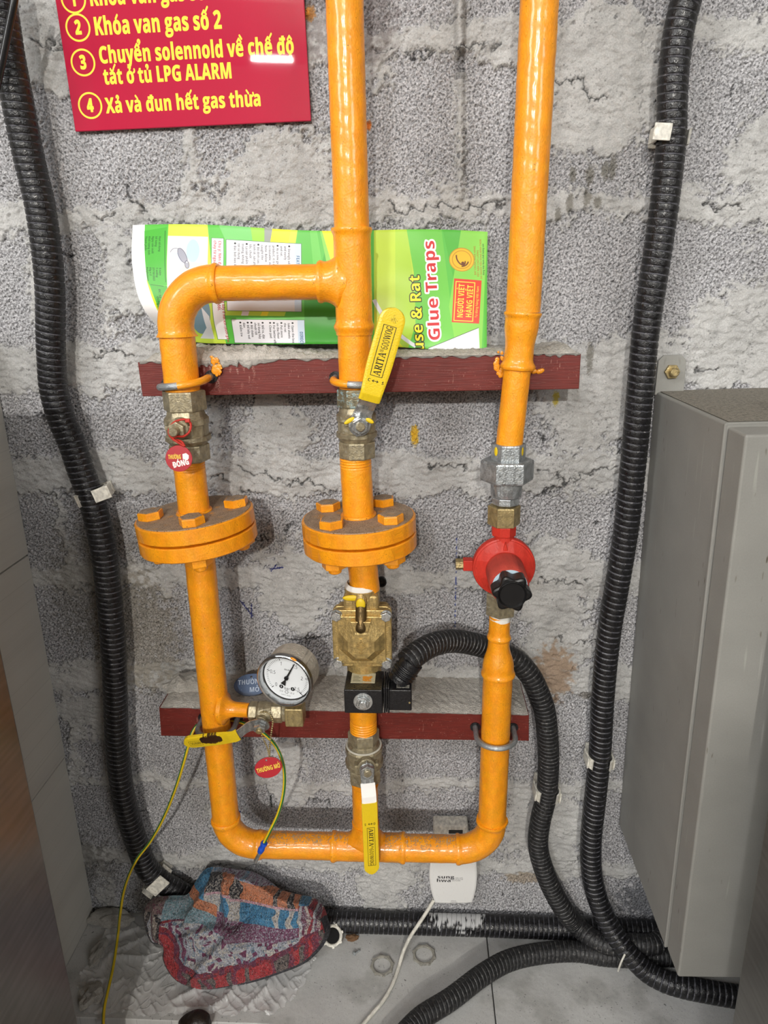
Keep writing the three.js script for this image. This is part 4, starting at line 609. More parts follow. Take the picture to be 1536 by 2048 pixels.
// ---------------------------------------------------------------- solenoid valve
{
  const cx = -0.0637, cy = 0.5520, o = thing('solenoid_valve', 'square brass solenoid valve with a black coil box on the middle pipe', 'solenoid valve', [cx, cy, PZ]);
  part('inlet', [mv(cyl(0.0198, 0.034, 40), -0.0005, 0.0395, 0), mv(rbox(0.040, 0.026, 0.034, 0.004), -0.0005, 0.040, 0)], castBrass, o);
  part('thread_tape', mv(lathe([[0.0165, -0.003], [0.0188, -0.003], [0.0193, -0.0005], [0.0185, 0.002], [0.0172, 0.0042], [0.0165, 0.0042]], 40), -0.0005, 0.0580, 0), tape, o);
  part('body', [mv(rbox(0.060, 0.060, 0.028, 0.005), 0, 0, -0.006), mv(cyl(0.0205, 0.070, 40), 0, -0.045, 0)], castBrass, o);
  part('cover', mv(plate(rectShape(-0.0340, -0.0362, 0.0340, 0.0362, 0.0075), 0.0075, 0.0012), 0, 0, 0.0125), castBrass, o);
  part('diaphragm_seam', mv(plate(rectShape(-0.0328, -0.0350, 0.0328, 0.0350, 0.007), 0.0030, 0), 0, 0, 0.0096), blackPlastic, o); part('lower_plate', mv(plate(rectShape(-0.0340, -0.0362, 0.0340, 0.0362, 0.0075), 0.007, 0.001), 0, 0, 0.0030), castBrass, o);
  part('cover_step', mv(plate(rectShape(-0.0275, -0.0300, 0.0275, 0.0300, 0.004), 0.0045, 0.0010), 0, 0, 0.0194), castBrass, o);
  // eight-sided bonnet: base square with cut corners rising to a small octagon
  const oct = (R, z, yo = 0) => [...Array(8)].map((_, i) => { const a = (i + 0.5) * PI / 4; return [R * cos(a) / cos(PI / 8), R * sin(a) / cos(PI / 8) + yo, z]; });
  const lo = oct(0.0268, 0.0235), hi = oct(0.0150, 0.0350, -0.002), tri = [], q3 = (a, b, c) => tri.push(...a, ...b, ...c);
  for (let i = 0; i < 8; i++) { const j = (i + 1) % 8; q3(lo[i], lo[j], hi[j]); q3(lo[i], hi[j], hi[i]); q3(hi[i], hi[j], [0, -0.002, 0.0352]); }
  const bg = new THREE.BufferGeometry(); bg.setAttribute('position', new THREE.Float32BufferAttribute(tri, 3)); bg.computeVertexNormals(); bg.setAttribute('uv', new THREE.Float32BufferAttribute(tri.flatMap((_, i) => i % 3 === 2 ? [] : [tri[i]]), 2));
  part('bonnet', bg, castBrass, o);
  const land = new THREE.Shape(); land.moveTo(-0.0115, 0.028); land.lineTo(-0.0075, 0.0125); land.lineTo(0.0075, 0.0125); land.lineTo(0.0115, 0.028);
  part('channel_land', mv(plate(land, 0.009, 0.0008), 0, 0, 0.0245), castBrass, o);
  const ch = [[0, 0.050], [0, 0.017]]; part('pilot_channel', [sweep(line([0, 0.044, 0.020], [0, 0.0195, 0.0315]), 0.0062, 24), mv(new THREE.SphereGeometry(0.0062, 20, 14), 0, 0.0195, 0.0315)], std({ ...metalMaps([0.36, 0.29, 0.17], [0.18, 0.14, 0.08], 66, { k: 0.6 }), metalness: 0.75, roughness: 1 }), o);  // darker brass stands for the shaded inside of the channel
  part('pilot_neck', sweep(line([0, 0.0520, 0.015], [0, 0.044, 0.0205]), 0.0068, 24), castBrass, o);
  const em = []; const bar = (x, y, w, h, a = 0) => em.push(rbox(w, h, 0.0018, 0.0003, 1).rotateZ(a).translate(x, y, 0.0357)); const d = 0.0062;
  for (const [sx, sy] of [[1, 1], [1, -1], [-1, 1], [-1, -1]]) bar(sx * d / 2, -0.002 + sy * d / 2, d * 1.3, 0.0008, sx * sy < 0 ? PI / 4 : -PI / 4);
  for (const [y, w] of [[0.0025, 0.004], [0.001, 0.0066], [-0.0005, 0.009], [-0.002, 0.011], [-0.0035, 0.008], [-0.005, 0.005]]) bar(0, y, w, 0.0007); bar(0, 0.0058, 0.0008, 0.004); bar(0, 0.0078, 0.004, 0.0008); bar(0, -0.0095, 0.0008, 0.004); bar(0.0015, -0.0105, 0.004, 0.0007, 0.8); bar(-0.0015, -0.0105, 0.004, 0.0007, -0.8);
  part('emblem', em, castBrass, o, 'raised diamond emblem with a downward arrow');
  part('flow_arrow', [mv(rbox(0.0007, 0.008, 0.0008, 0.0002, 1), 0.0115, 0.040, 0.0172), mv(rbox(0.0007, 0.008, 0.0008, 0.0002, 1), 0.0135, 0.040, 0.0172), mv(rbox(0.004, 0.0007, 0.0008, 0.0002, 1).rotateZ(0.8), 0.0139, 0.0352, 0.0172), mv(rbox(0.004, 0.0007, 0.0008, 0.0002, 1).rotateZ(-0.8), 0.0112, 0.0352, 0.0172)], castBrass, o);
  for (const [sx, sy] of [[-1, 1], [1, 1], [-1, -1], [1, -1]]) { const b = part('bolt', mv(alongZ(nut(6, 0.0058, 0.0055, 0.0006, 0, sx * 0.4 + sy)), sx * 0.0282, sy * 0.0302, 0.0238), steel, o); part('washer', mv(alongZ(cyl(0.0064, 0.0012)), sx * 0.0282, sy * 0.0302, 0.0206), steel, b); }
  part('paint_splash', [mv(new THREE.SphereGeometry(0.005, 14, 10).scale(2.2, 0.7, 0.4), -0.010, 0.0505, 0.0185), mv(new THREE.SphereGeometry(0.005, 14, 10).scale(1.1, 1.5, 0.5), 0.0, 0.0455, 0.0245), mv(new THREE.SphereGeometry(0.004, 14, 10).scale(1.4, 0.7, 0.4), 0.0005, 0.051, 0.0185)], yellowPaint, o);
  // coil
  const bx = -0.0612 - cx, top = 0.505 - cy, bot = 0.4745 - cy;
  part('coil_box', mv(rbox(0.0435, top - bot, 0.042, 0.0012), bx, (top + bot) / 2, 0.0315), blackPlastic, o);
  part('coil_label', mv(rbox(0.028, 0.0006, 0.021, 0.0002, 1), bx - 0.0015, top + 0.0002, 0.0275), std({ map: canvasTex(256, 192, (c) => { c.fillStyle = '#b9b397'; c.fillRect(0, 0, 256, 192); c.fillStyle = '#4a4738'; for (let i = 0; i < 4; i++) c.fillRect(20, 60 + i * 30, 60 + 20 * (i % 2), 8); c.fillStyle = '#d98f2a'; const r = rng(4); for (let i = 0; i < 60; i++) c.fillRect(120 + 100 * r() * r(), 60 + 90 * r(), 30, 16); c.fillStyle = 'rgba(230,225,210,.6)'; for (let i = 0; i < 80; i++) c.fillRect(256 * r(), 192 * r(), 12 * r(), 10 * r()); }), roughness: 0.8 }), o, 'worn beige label smeared with orange');
  part('coil_nut_washer', mv(alongZ(cyl(0.0110, 0.0016, 36)), 0.0022, 0.4905 - cy, 0.0533), steel, o); part('coil_nut', mv(alongZ(nut(6, 0.0078, 0.0050, 0.0008, 0, 0.3)), 0.0022, 0.4905 - cy, 0.0565), steel, o); part('coil_stud', mv(alongZ(cyl(0.0047, 0.0030, 24)), 0.0022, 0.4905 - cy, 0.0605), steel, o);
  const gx = -0.0375 - cx; part('plug_gasket', [0, 1, 2].map((i) => mv(rbox(0.0020, 0.033 - 0.001 * (i % 2), 0.036 - 0.002 * (i % 2), 0.0006), gx + i * 0.0024, 0.4895 - cy, 0.031)), blackPlastic, o);
  part('plug', mv(rbox(0.0260, 0.0270, 0.0300, 0.0016), -0.0195 - cx, 0.4895 - cy, 0.0335), blackPlastic, o);
  part('plug_screw', mv(alongZ(cyl(0.0012, 0.0008, 14, 0.0012, 0.0002)), -0.0090 - cx, 0.4868 - cy, 0.0486), brass, o);
  part('plug_label', mv(rbox(0.015, 0.0006, 0.012, 0.0002, 1), -0.0165 - cx, 0.5032 - cy, 0.038), std({ map: canvasTex(128, 96, (c) => { c.fillStyle = '#191919'; c.fillRect(0, 0, 128, 96); c.strokeStyle = '#a9a69a'; c.lineWidth = 6; c.strokeRect(6, 6, 116, 84); c.fillStyle = '#bdb9ac'; c.fillRect(20, 18, 8, 60); c.fillRect(34, 18, 8, 60); c.fillRect(92, 18, 8, 60); c.fillRect(106, 18, 8, 60); c.font = 'bold 56px sans-serif'; c.textAlign = 'center'; c.fillText('S', 67, 68); }), roughness: 0.7 }), o);
  part('cable_gland', (() => { const a = V(-0.022 - cx, 0.5035 - cy, 0.030), b = V(-0.006 - cx, 0.5270 - cy, 0.026); return sweep(line(a.toArray(), b.toArray(), 0.001), (s) => 0.0125 + (s > 0.006 && s < 0.020 ? 0.0024 * (0.5 + 0.5 * sin(s * 1500)) : 0.001), 30); })(), blackPlastic, o);
}
// ---------------------------------------------------------------- pressure gauge
{
  const o = thing('pressure_gauge', 'round steel pressure gauge with a white dial and black needle', 'gauge', [-0.1492, 0.5025, 0.106]); o.rotation.y = -0.20;
  const Z = (g, z = 0) => mv(alongZ(g), 0, 0, z);
  part('case', Z(lathe([[0, -0.012], [0.026, -0.012], [0.0305, -0.009], [0.0312, -0.006], [0.0312, 0.020], [0.0326, 0.021], [0.0326, 0.026], [0.0305, 0.026], [0.0300, 0.016], [0, 0.016]], 72)), std({ ...metalMaps([0.80, 0.78, 0.74], [0.76, 0.735, 0.68], 121, { lo: -0.5, hi: -0.1, k: 0.85, rough: 0.75, bump: 0.001 }), metalness: 0.15, roughness: 1 }), o, 'dusty round case');
  part('bezel', Z(lathe([[0.0300, 0.019], [0.0300, 0.0265], [0.0308, 0.0278], [0.0325, 0.0282], [0.0338, 0.0272], [0.0340, 0.0255], [0.0338, 0.0215], [0.0318, 0.0205]], 80)), std({ color: 0xbfc2c4, metalness: 1, roughness: 0.24 }), o);
  part('inner_ring', Z(lathe([[0.0300, 0.0185], [0.0290, 0.0172], [0.0276, 0.0168]], 72)), std({ color: 0x1c1f22, roughness: 0.5 }), o);
  const dial = canvasTex(768, 768, (c) => {
    c.fillStyle = '#eef1f3'; c.fillRect(0, 0, 768, 768); c.translate(384, 384); c.fillStyle = c.strokeStyle = '#15171a';
    const at = (v) => (225 - v / 2.5 * 270) * PI / 180;
    for (let i = 0; i <= 50; i++) { const a = at(i * 0.05), big = i % 10 === 0; c.lineWidth = big ? 12 : 5; c.beginPath(); c.moveTo(cos(a) * 345, -sin(a) * 345); c.lineTo(cos(a) * (big ? 300 : 312), -sin(a) * (big ? 300 : 312)); c.stroke(); }
    c.textAlign = 'center'; c.textBaseline = 'middle'; c.font = '86px sans-serif';
    for (const v of [0, 0.5, 1, 1.5, 2, 2.5]) { const a = at(v), r = 245; c.save(); c.translate(cos(a) * r, -sin(a) * r); c.scale(0.8, 1); c.fillText(String(v), 0, 0); c.restore(); }
    c.font = 'bold 34px sans-serif'; c.fillText('EN 837', 0, -130); c.font = '64px sans-serif'; c.fillText('bar', 10, 205); for (const s of [-1, 1]) { c.beginPath(); c.arc(s * 95 + 10, 190, 34, 0, 2 * PI); c.fill(); c.fillStyle = '#eef1f3'; c.fillRect(s * 95 + 4, 172, 10, 34); c.fillStyle = '#15171a'; }
    c.font = '40px sans-serif'; c.fillText('S U', -80, 270); c.fillText('K U', 105, 270); c.lineWidth = 6; c.beginPath(); c.arc(10, 268, 28, 0.6, 5.6); c.stroke(); c.fillRect(10, 264, 40, 7); c.font = '30px sans-serif'; c.fillText('KL 1,6', 215, 215);
    c.lineWidth = 12; c.beginPath(); c.moveTo(235, 225); c.lineTo(285, 275); c.stroke(); c.font = '24px sans-serif'; c.fillText('SAFETY  GLASS', 0, 330);
  });
  const dg = new THREE.CircleGeometry(0.0288, 64); part('dial', mv(dg, 0, 0, 0.0175), std({ map: dial, roughness: 0.6 }), o).rotation.z = -0.12;
  const ns = new THREE.Shape(); ns.moveTo(-0.0013, 0); ns.lineTo(-0.0005, 0.0225); ns.lineTo(0.0005, 0.0225); ns.lineTo(0.0013, 0); ns.lineTo(0.0009, -0.004); ns.lineTo(0.0032, -0.0105); ns.lineTo(-0.0032, -0.0105); ns.lineTo(-0.0009, -0.004);
  const nd = part('needle', mv(plate(ns, 0.0008, 0.0002), 0, 0, 0.0190), std({ color: 0x121315, roughness: 0.5 }), o); nd.rotation.z = -0.50;
  part('needle_hub', Z(cyl(0.0027, 0.0020, 24), 0.0202), std({ color: 0x2a2b2e, roughness: 0.3, metalness: 0.6 }), o);
  part('glass', Z(cyl(0.0302, 0.0012, 64, 0.0302, 0.0002), 0.0232), phys({ color: 0xffffff, transmission: 1, roughness: 0.03, thickness: 0, ior: 1.45 }), o);
  part('stem', mv(cyl(0.0062, 0.020, 24), 0.002, -0.0388, 0.004), brass, o);
  part('paint_splash', mv(new THREE.SphereGeometry(0.003, 12, 8).scale(1.4, 0.6, 0.4).rotateZ(-0.4), 0.0135, 0.0308, 0.0272), orange, o);
}
// ---------------------------------------------------------------- tags
const redTag = (draw) => { const c = canvasTex(512, 512, (x) => { x.fillStyle = '#b00e22'; x.fillRect(0, 0, 512, 512); draw(x); }); return phys({ map: c, roughness: 0.35, clearcoat: 0.4, clearcoatRoughness: 0.2 }); };
const cable = (pts, r, n = 80, seg = 12) => sweep(spline(pts, n), r, seg);
{
  const p = [-0.2452, 0.7714, 0.146], o = thing('hanging_tag', 'round red tag with white and yellow lettering on the left valve stem', 'tag', p); o.rotation.set(-0.12, 0.10, 0);
  const g = alongZ(cyl(0.0136, 0.0016, 48, 0.0136, 0.0003)); boxUV(g, -0.0136, -0.0136, 0.0272, 0.0272);
  part('disc', g, redTag((x) => { x.textAlign = 'center'; x.fillStyle = '#f2dc3c'; x.strokeStyle = x.fillStyle; viet(x, 'THƯỜNG', 178, 262, 116, { sx: 0.50, center: true }); x.fillStyle = '#f6f4ef'; x.save(); x.translate(300, 400); x.rotate(-0.22); x.strokeStyle = '#f6f4ef'; viet(x, 'ĐÓNG', 0, 0, 150, { sx: 0.72, center: true, outline: 10 }); x.restore(); x.beginPath(); x.moveTo(330, 170); x.lineTo(400, 150); x.lineTo(450, 195); x.lineTo(445, 262); x.lineTo(390, 285); x.lineTo(330, 262); x.fill(); }), o);
  const w = (q) => [q[0] - p[0], q[1] - p[1], q[2] - p[2]], loop = [[-0.2394, 0.7842, 0.147], [-0.2461, 0.7889, 0.147], [-0.2503, 0.7918, 0.146], [-0.2469, 0.7938, 0.143], [-0.241, 0.7934, 0.139], [-0.2348, 0.7982, 0.137], [-0.2336, 0.8061, 0.135], [-0.2377, 0.8101, 0.134], [-0.2461, 0.8097, 0.134], [-0.2534, 0.805, 0.134], [-0.2565, 0.7979, 0.135], [-0.2522, 0.7914, 0.139], [-0.2416, 0.7885, 0.145], [-0.2382, 0.7838, 0.1475]].map(w);
  part('tie', cable(loop, 0.0012, 90, 10), redPaint, o, 'red plastic tie'); part('tie_lock', mv(rbox(0.005, 0.004, 0.004, 0.0008), ...w([-0.2363, 0.8094, 0.1355])), redPaint, o);
}
function ovalTag(name, label, p, rx, ry, rot, mat) {
  const s = new THREE.Shape(); s.absellipse(0, 0, rx, ry, 0, 2 * PI); const h = new THREE.Path(); h.absarc(0, ry * 0.72, 0.0012, 0, 2 * PI, true); s.holes.push(h);
  const o = thing(name, label, 'tag', p); o.rotation.set(...rot); const g = plate(s, 0.0018, 0.0004, 40); boxUV(g, -rx, -ry, 2 * rx, 2 * ry); part('plate', g, mat, o); return o;
}
{
  const p = [-0.1818, 0.3803, 0.128], o = ovalTag('hanging_tag', 'oval red tag on a bead chain under the gauge valve', p, 0.0168, 0.0128, [-0.25, 0.05, 0.26], redTag((x) => { x.fillStyle = '#f3e04a'; x.textAlign = 'center'; x.strokeStyle = x.fillStyle; viet(x, 'THƯỜNG MỞ', 256, 325, 165, { sx: 0.44, sy: 0.95, center: true }); }));
  const q = o.rotation.clone(), inv = (v) => V(v[0] - p[0], v[1] - p[1], v[2] - p[2]).applyEuler(new THREE.Euler(q.x, q.y, q.z)).toArray();
  const balls = [], m = new THREE.Matrix4().makeRotationFromEuler(o.rotation).invert();
  const run = (pts) => { const c = new THREE.CatmullRomCurve3(pts.map((v) => V(v[0] - p[0], v[1] - p[1], v[2] - p[2]).applyMatrix4(m))); const n = Math.floor(c.getLength() / 0.0028); for (const k of c.getSpacedPoints(n)) balls.push(new THREE.SphereGeometry(0.00125, 8, 6).translate(k.x, k.y, k.z)); };
  run([[-0.1788, 0.3979, 0.131], [-0.1807, 0.4121, 0.132], [-0.1847, 0.4247, 0.132], [-0.1904, 0.4337, 0.125], [-0.1919, 0.4442, 0.12], [-0.1855, 0.4554, 0.124], [-0.1776, 0.4561, 0.127], [-0.1725, 0.4472, 0.128], [-0.1742, 0.4333, 0.13], [-0.1766, 0.4185, 0.132], [-0.1788, 0.3979, 0.131]]);
  part('bead_chain', balls, brass, o);
}
{
  const t = redTag((x) => { x.fillStyle = '#43597c'; x.fillRect(0, 0, 512, 512); x.fillStyle = '#aebdd0'; x.textAlign = 'center'; x.strokeStyle = x.fillStyle; viet(x, 'THƯỜNG', 250, 240, 150, { sx: 0.6, center: true }); viet(x, 'MỞ', 300, 420, 150, { sx: 0.6, center: true }); const r = rng(6); for (let i = 0; i < 500; i++) { x.fillStyle = `rgba(190,185,170,${0.5 * r()})`; const s = 7 * r(); x.fillRect(512 * r(), 512 * r(), s, s); } });
  ovalTag('hanging_tag', 'oval blue tag lying half behind the pressure gauge', [-0.2168, 0.4434, 0.046], 0.0225, 0.0145, [-0.75, 0.1, 0.10], t);
}
// ---------------------------------------------------------------- corrugated conduits
function hose(label, pts, R, pitch, mat, extra) {
  const path = spline(pts, 60), c = new THREE.CatmullRomCurve3(path), L = c.getLength(), per = 10, n = Math.round(L / pitch * per);
  c.arcLengthDivisions = 900; const P = c.getSpacedPoints(n), d = R * 0.13;
  const prof = (p) => { p -= Math.floor(p); return p < 0.17 ? ss(0, 1, abs(p - 0.085) / 0.085) : 1 - 0.10 * ((p - 0.17) / 0.83 - 0.45) ** 2 * 4; };
  const pale = extra ?? 1.5, g = sweep(P, (s, th) => R - d + d * prof(s / pitch + th / (2 * PI)), 30);
  { const p = g.attributes.position, u = g.attributes.uv, col = new Float32Array(p.count * 3); for (let i = 0; i < p.count; i++) { const s = u.getY(i), th = u.getX(i) / 0.017; let q = s / pitch + th / (2 * PI); q -= Math.floor(q); const k = 1 + 9 * pale * ss(0.12, 0.05, abs(q - 0.085)) * ss(-0.9, 0.2, n2(s * 90, th * 1.5) + 0.6 * n2(s * 400, th * 6)); col[3 * i] = col[3 * i + 1] = col[3 * i + 2] = k; } g.setAttribute('color', new THREE.BufferAttribute(col, 3)); }
  return one('corrugated_conduit', g, mat, label, 'conduit', 'black corrugated conduits');
}
const hoseL = hose('black corrugated conduit down the left of the wall, then behind the knitted sock', [...[[-0.4093, 1.2336, 0.05], [-0.4109, 1.198, 0.045], [-0.4133, 1.1563, 0.04], [-0.4123, 1.1187, 0.037], [-0.4124, 1.0795, 0.034], [-0.4087, 1.0311, 0.032], [-0.4093, 0.9805, 0.031], [-0.4125, 0.9405, 0.03], [-0.4231, 0.8724, 0.029], [-0.4272, 0.8147, 0.029], [-0.4217, 0.7848, 0.029], [-0.4136, 0.7543, 0.029], [-0.4079, 0.7233, 0.03], [-0.4018, 0.6966, 0.03], [-0.3972, 0.6589, 0.03], [-0.3955, 0.6256, 0.03], [-0.3974, 0.5565, 0.03], [-0.402, 0.4839, 0.03], [-0.4096, 0.4076, 0.03], [-0.4177, 0.3273, 0.03], [-0.4195, 0.2427, 0.03], [-0.415, 0.1989, 0.03], [-0.408, 0.1539, 0.03], [-0.3953, 0.1098, 0.03]], [-0.360, 0.074, 0.026], [-0.325, 0.030, 0.022], [-0.275, 0.0165, 0.020], [-0.2, 0.0165, 0.019], [-0.1, 0.0165, 0.019], [0, 0.0165, 0.019], [0.1, 0.0165, 0.019], [0.2, 0.0165, 0.020], [0.28, 0.0165, 0.020], [0.36, 0.0165, 0.022], [0.47, 0.0165, 0.03]], 0.0160, 0.0072, hoseMat);
{ // dried plaster on part of its upper side
  const g = hoseL.geometry, p = g.attributes.position, nn = g.attributes.normal, id = g.index.array, pos = [], A = [0.0156, 0.0408][0], B = [0.111, 0.0442][0];
  for (let i = 0; i < id.length; i += 3) { const x = p.getX(id[i]), y = p.getY(id[i]), z = p.getZ(id[i]); if (x < A || x > B || y > 0.06 || nn.getY(id[i]) < -0.1 || nn.getZ(id[i]) < -0.3) continue; const m = (nn.getY(id[i]) * 0.9 - nn.getZ(id[i]) * 0.25) + 0.55 * n2(x * 70, y * 160) + 0.25 * n3(x * 500, y * 500, z * 500) - 2.2 * abs((x - (A + B) / 2) / (B - A)) ** 1.5 + 0.25 * n2(x * 220, 3); if (m < 0.22) continue; for (let k = 0; k < 3; k++) { const q = id[i + k]; pos.push(p.getX(q) + nn.getX(q) * 0.0006, p.getY(q) + nn.getY(q) * 0.0006, p.getZ(q) + nn.getZ(q) * 0.0006); } }
  const h = new THREE.BufferGeometry(); h.setAttribute('position', new THREE.Float32BufferAttribute(pos, 3)); h.computeVertexNormals(); part('plaster_smear', h, std({ color: 0xb9babb, roughness: 0.95 }), hoseL, 'dried pale plaster smeared over the ribs');
}
hose('black corrugated conduit running down beside the grey electrical cabinet', [...[[0.2607, 1.2182, 0.035], [0.2577, 1.1944, 0.034], [0.2542, 1.17, 0.033], [0.2535, 1.132, 0.032], [0.2545, 1.1101, 0.032], [0.2572, 1.0854, 0.032], [0.2582, 1.0651, 0.031], [0.258, 1.0183, 0.03], [0.2559, 0.9694, 0.03], [0.2518, 0.8867, 0.029], [0.2517, 0.8321, 0.029], [0.2521, 0.775, 0.029], [0.2523, 0.715, 0.028], [0.2515, 0.6524, 0.028], [0.2477, 0.5869, 0.028], [0.2431, 0.5181, 0.028], [0.2423, 0.4241, 0.029], [0.2448, 0.34, 0.03], [0.2445, 0.2585, 0.03], [0.2436, 0.192, 0.032], [0.2484, 0.1341, 0.036], [0.2584, 0.0952, 0.042], [0.2736, 0.0628, 0.054], [0.2948, 0.0379, 0.072]], ...[[0.3236, 0.017, 0.0891], [0.3482, 0.0158, 0.1021], [0.3979, 0.0158, 0.1134]], [0.48, 0.0158, 0.125]], 0.0148, 0.0077, hoseMat);
hose('black corrugated conduit arching from the solenoid valve plug and dropping to the floor', [...[[-0.0132, 0.5252, 0.128], [-0.0017, 0.5313, 0.118], [0.0171, 0.5328, 0.098], [0.0424, 0.5264, 0.076], [0.0746, 0.5104, 0.056], [0.1043, 0.4935, 0.044], [0.1265, 0.4797, 0.042], [0.1439, 0.4597, 0.042], [0.156, 0.4349, 0.042], [0.1654, 0.4075, 0.041], [0.1705, 0.3771, 0.04], [0.1752, 0.3351, 0.038], [0.1768, 0.3023, 0.036], [0.1768, 0.2695, 0.035], [0.1707, 0.2282, 0.036], [0.1691, 0.1869, 0.038], [0.1789, 0.147, 0.042], [0.1924, 0.1134, 0.044], [0.2113, 0.0776, 0.046]], ...[[0.2336, 0.036, 0.0316], [0.2508, 0.031, 0.0467], [0.2717, 0.03, 0.0581], [0.3059, 0.034, 0.0588], [0.3393, 0.036, 0.0594]], [0.36, 0.036, 0.044]], 0.0142, 0.0058, hoseDusty, 0.7);
hose('black corrugated conduit curving across the floor towards the lower front edge', [...[[-0.0409, 0.0145, 0.2101], [-0.0149, 0.0145, 0.1813], [0.0046, 0.0145, 0.1616], [0.0441, 0.0145, 0.135], [0.0934, 0.0145, 0.0964], [0.131, 0.0145, 0.0744], [0.1816, 0.0145, 0.0609], [0.2311, 0.0145, 0.0568], [0.2663, 0.0145, 0.062]], [0.300, 0.0145, 0.063], [0.345, 0.0145, 0.060], [0.39, 0.0145, 0.060]], 0.0140, 0.0062, hoseDusty, 0.6);
one('power_cable', cable([[-0.3782, 1.2175, 0.07], [-0.3852, 1.1976, 0.07], [-0.3949, 1.178, 0.068], [-0.4057, 1.1557, 0.066], [-0.4191, 1.1285, 0.064]], 0.0036, 40, 14), std({ color: 0x17181b, roughness: 0.25 }), 'smooth black cable crossing the top left corner in front of the conduit', 'cable');
one('cable_tie', cable([...[[0.2891, 0.0458, 0.085], [0.2831, 0.0359, 0.09], [0.2826, 0.0127, 0.084]]], 0.0014, 20, 8), whitePlastic, 'white plastic cable tie where the conduits meet by the cabinet foot', 'cable tie');
// white saddle clips: back plate on the wall and two sprung arms round the conduit
function clip(label, p, R, dir, o2 = {}) {
  const o = thing('conduit_clip', label, 'clip', p, 'white conduit clips'); const z0 = -p[2] + 0.004;
  o.rotation.z = dir;
  const sh = new THREE.Shape(), r0 = R + 0.0006, r1 = R + 0.0026, a0 = o2.a0 ?? 0.75, N = 24, A = (i, r) => { const a = PI / 2 + a0 + (2 * PI - 2 * a0) * i / N; return [r * cos(a), r * sin(a)]; };
  for (let i = 0; i <= N; i++) { const q = A(i, r1); i ? sh.lineTo(...q) : sh.moveTo(...q); } const e = A(N, r0); sh.lineTo(e[0] + 0.001, e[1] + 0.0045); for (let i = N; i >= 0; i--) sh.lineTo(...A(i, r0)); const f = A(0, r1); sh.lineTo(f[0] - 0.001, f[1] + 0.0045);
  const w = o2.w || 0.015; const g = plate(sh, w, 0.0004); g.translate(0, 0, -w / 2); g.rotateX(PI / 2);
  part('saddle', g, whitePlastic, o);
  for (const s of o2.arms || [-1, 1]) part('arm', mv(rbox(0.0022, w, 0.024, 0.0008), s * (R + 0.0022), 0, -0.002), whitePlastic, o);
  if (o2.flap) { const [sd, l, tilt] = o2.flap; part('arm_flap', mv(rbox(l, w * 1.05, 0.0022, 0.0008), sd * (R + 0.002 - l * 0.32), 0, R + 0.0026).rotateY(0), whitePlastic, o).rotation.y = sd * tilt; }
  part('base', mv(rbox(2 * R * 0.9, w, 0.004, 0.0008), 0, 0, z0), whitePlastic, o);
  return o;
}
clip('white plastic clip gripping the left conduit halfway down the wall', [-0.3979, 0.6979, 0.03], 0.0162, 0.30, { flap: [1, 0.020, 0.35] });
clip('white plastic clip on the upper part of the right conduit', [0.2575, 1.0777, 0.032], 0.0152, -0.1, { arms: [-1], a0: 1.3, flap: [-1, 0.017, 0.15] });
clip('white plastic clip on the right conduit low beside the cabinet', [0.2454, 0.324, 0.03], 0.0150, -0.06, {});
clip('white plastic clip on the conduit that drops from the solenoid valve', [0.1773, 0.2728, 0.035], 0.0145, -0.1, {});
clip('white plastic clip on the left conduit just above the knitted sock', [-0.3902, 0.0947, 0.028], 0.0162, 0.75, { flap: [1, 0.030, 0.2], w: 0.018 });

// ---------------------------------------------------------------- warning sign
{
  const o = thing('warning_sign', 'crimson sign with yellow Vietnamese gas shut-off instructions at the top left', 'sign', [-0.3695, 1.1009, 0.0035]); o.rotation.set(0.0075, -0.0015, 0.0165);
  const W = 0.2567, H = 0.2567;
  const t = canvasTex(2048, 2048, (c) => {
    c.fillStyle = '#b30d38'; c.fillRect(0, 0, 2048, 2048); const S = 2048 / W; c.fillStyle = '#f4e24c'; c.strokeStyle = '#f4e24c';
    const txt = (s, u, v, w, cap) => { const m = vietWidth(c, s, 200), sy = cap * S / 143; viet(c, s, u * S, 2048 - v * S, 200, { sx: w * S / m, sy, outline: 7 }); };
    txt('Khóa van gas số 1', 0.0350, 0.1140, 0.1345, 0.0155); txt('Khóa van gas số 2', 0.0360, 0.0880, 0.1345, 0.0158);
    txt('Chuyển solennold về chế độ', 0.0372, 0.0626, 0.2065, 0.0150); txt('tắt ở tủ LPG ALARM', 0.0390, 0.0432, 0.1380, 0.0142); txt('Xả và đun hết gas thừa', 0.0372, 0.0162, 0.1680, 0.0142);
    const ring = (n, u, v) => { c.lineWidth = 0.0019 * S; c.beginPath(); c.ellipse(u * S, 2048 - v * S, 0.0122 * S, 0.0118 * S, 0, 0, 2 * PI); c.stroke(); viet(c, n, u * S, 2048 - v * S + 46, 135, { sx: 0.72, center: true, outline: 10 }); };
    ring('1', 0.0190, 0.1205); ring('2', 0.0195, 0.0955); ring('3', 0.0195, 0.0640); ring('4', 0.0205, 0.0240);
    const r = rng(14); for (let i = 0; i < 500; i++) { c.fillStyle = `rgba(90,20,30,${0.25 * r()})`; const s = 1 + 4 * r(); c.fillRect(2048 * r(), 2048 * r(), s, s); }
  });
  const g = rbox(W, H, 0.004, 0.0008); mv(g, W / 2, H / 2, 0.002); boxUV(g, 0, 0, W, H);
  part('panel', g, phys({ map: t, roughness: 0.6, specularIntensity: 0.25, clearcoat: 0.8, clearcoatRoughness: 0.015 }), o);
}
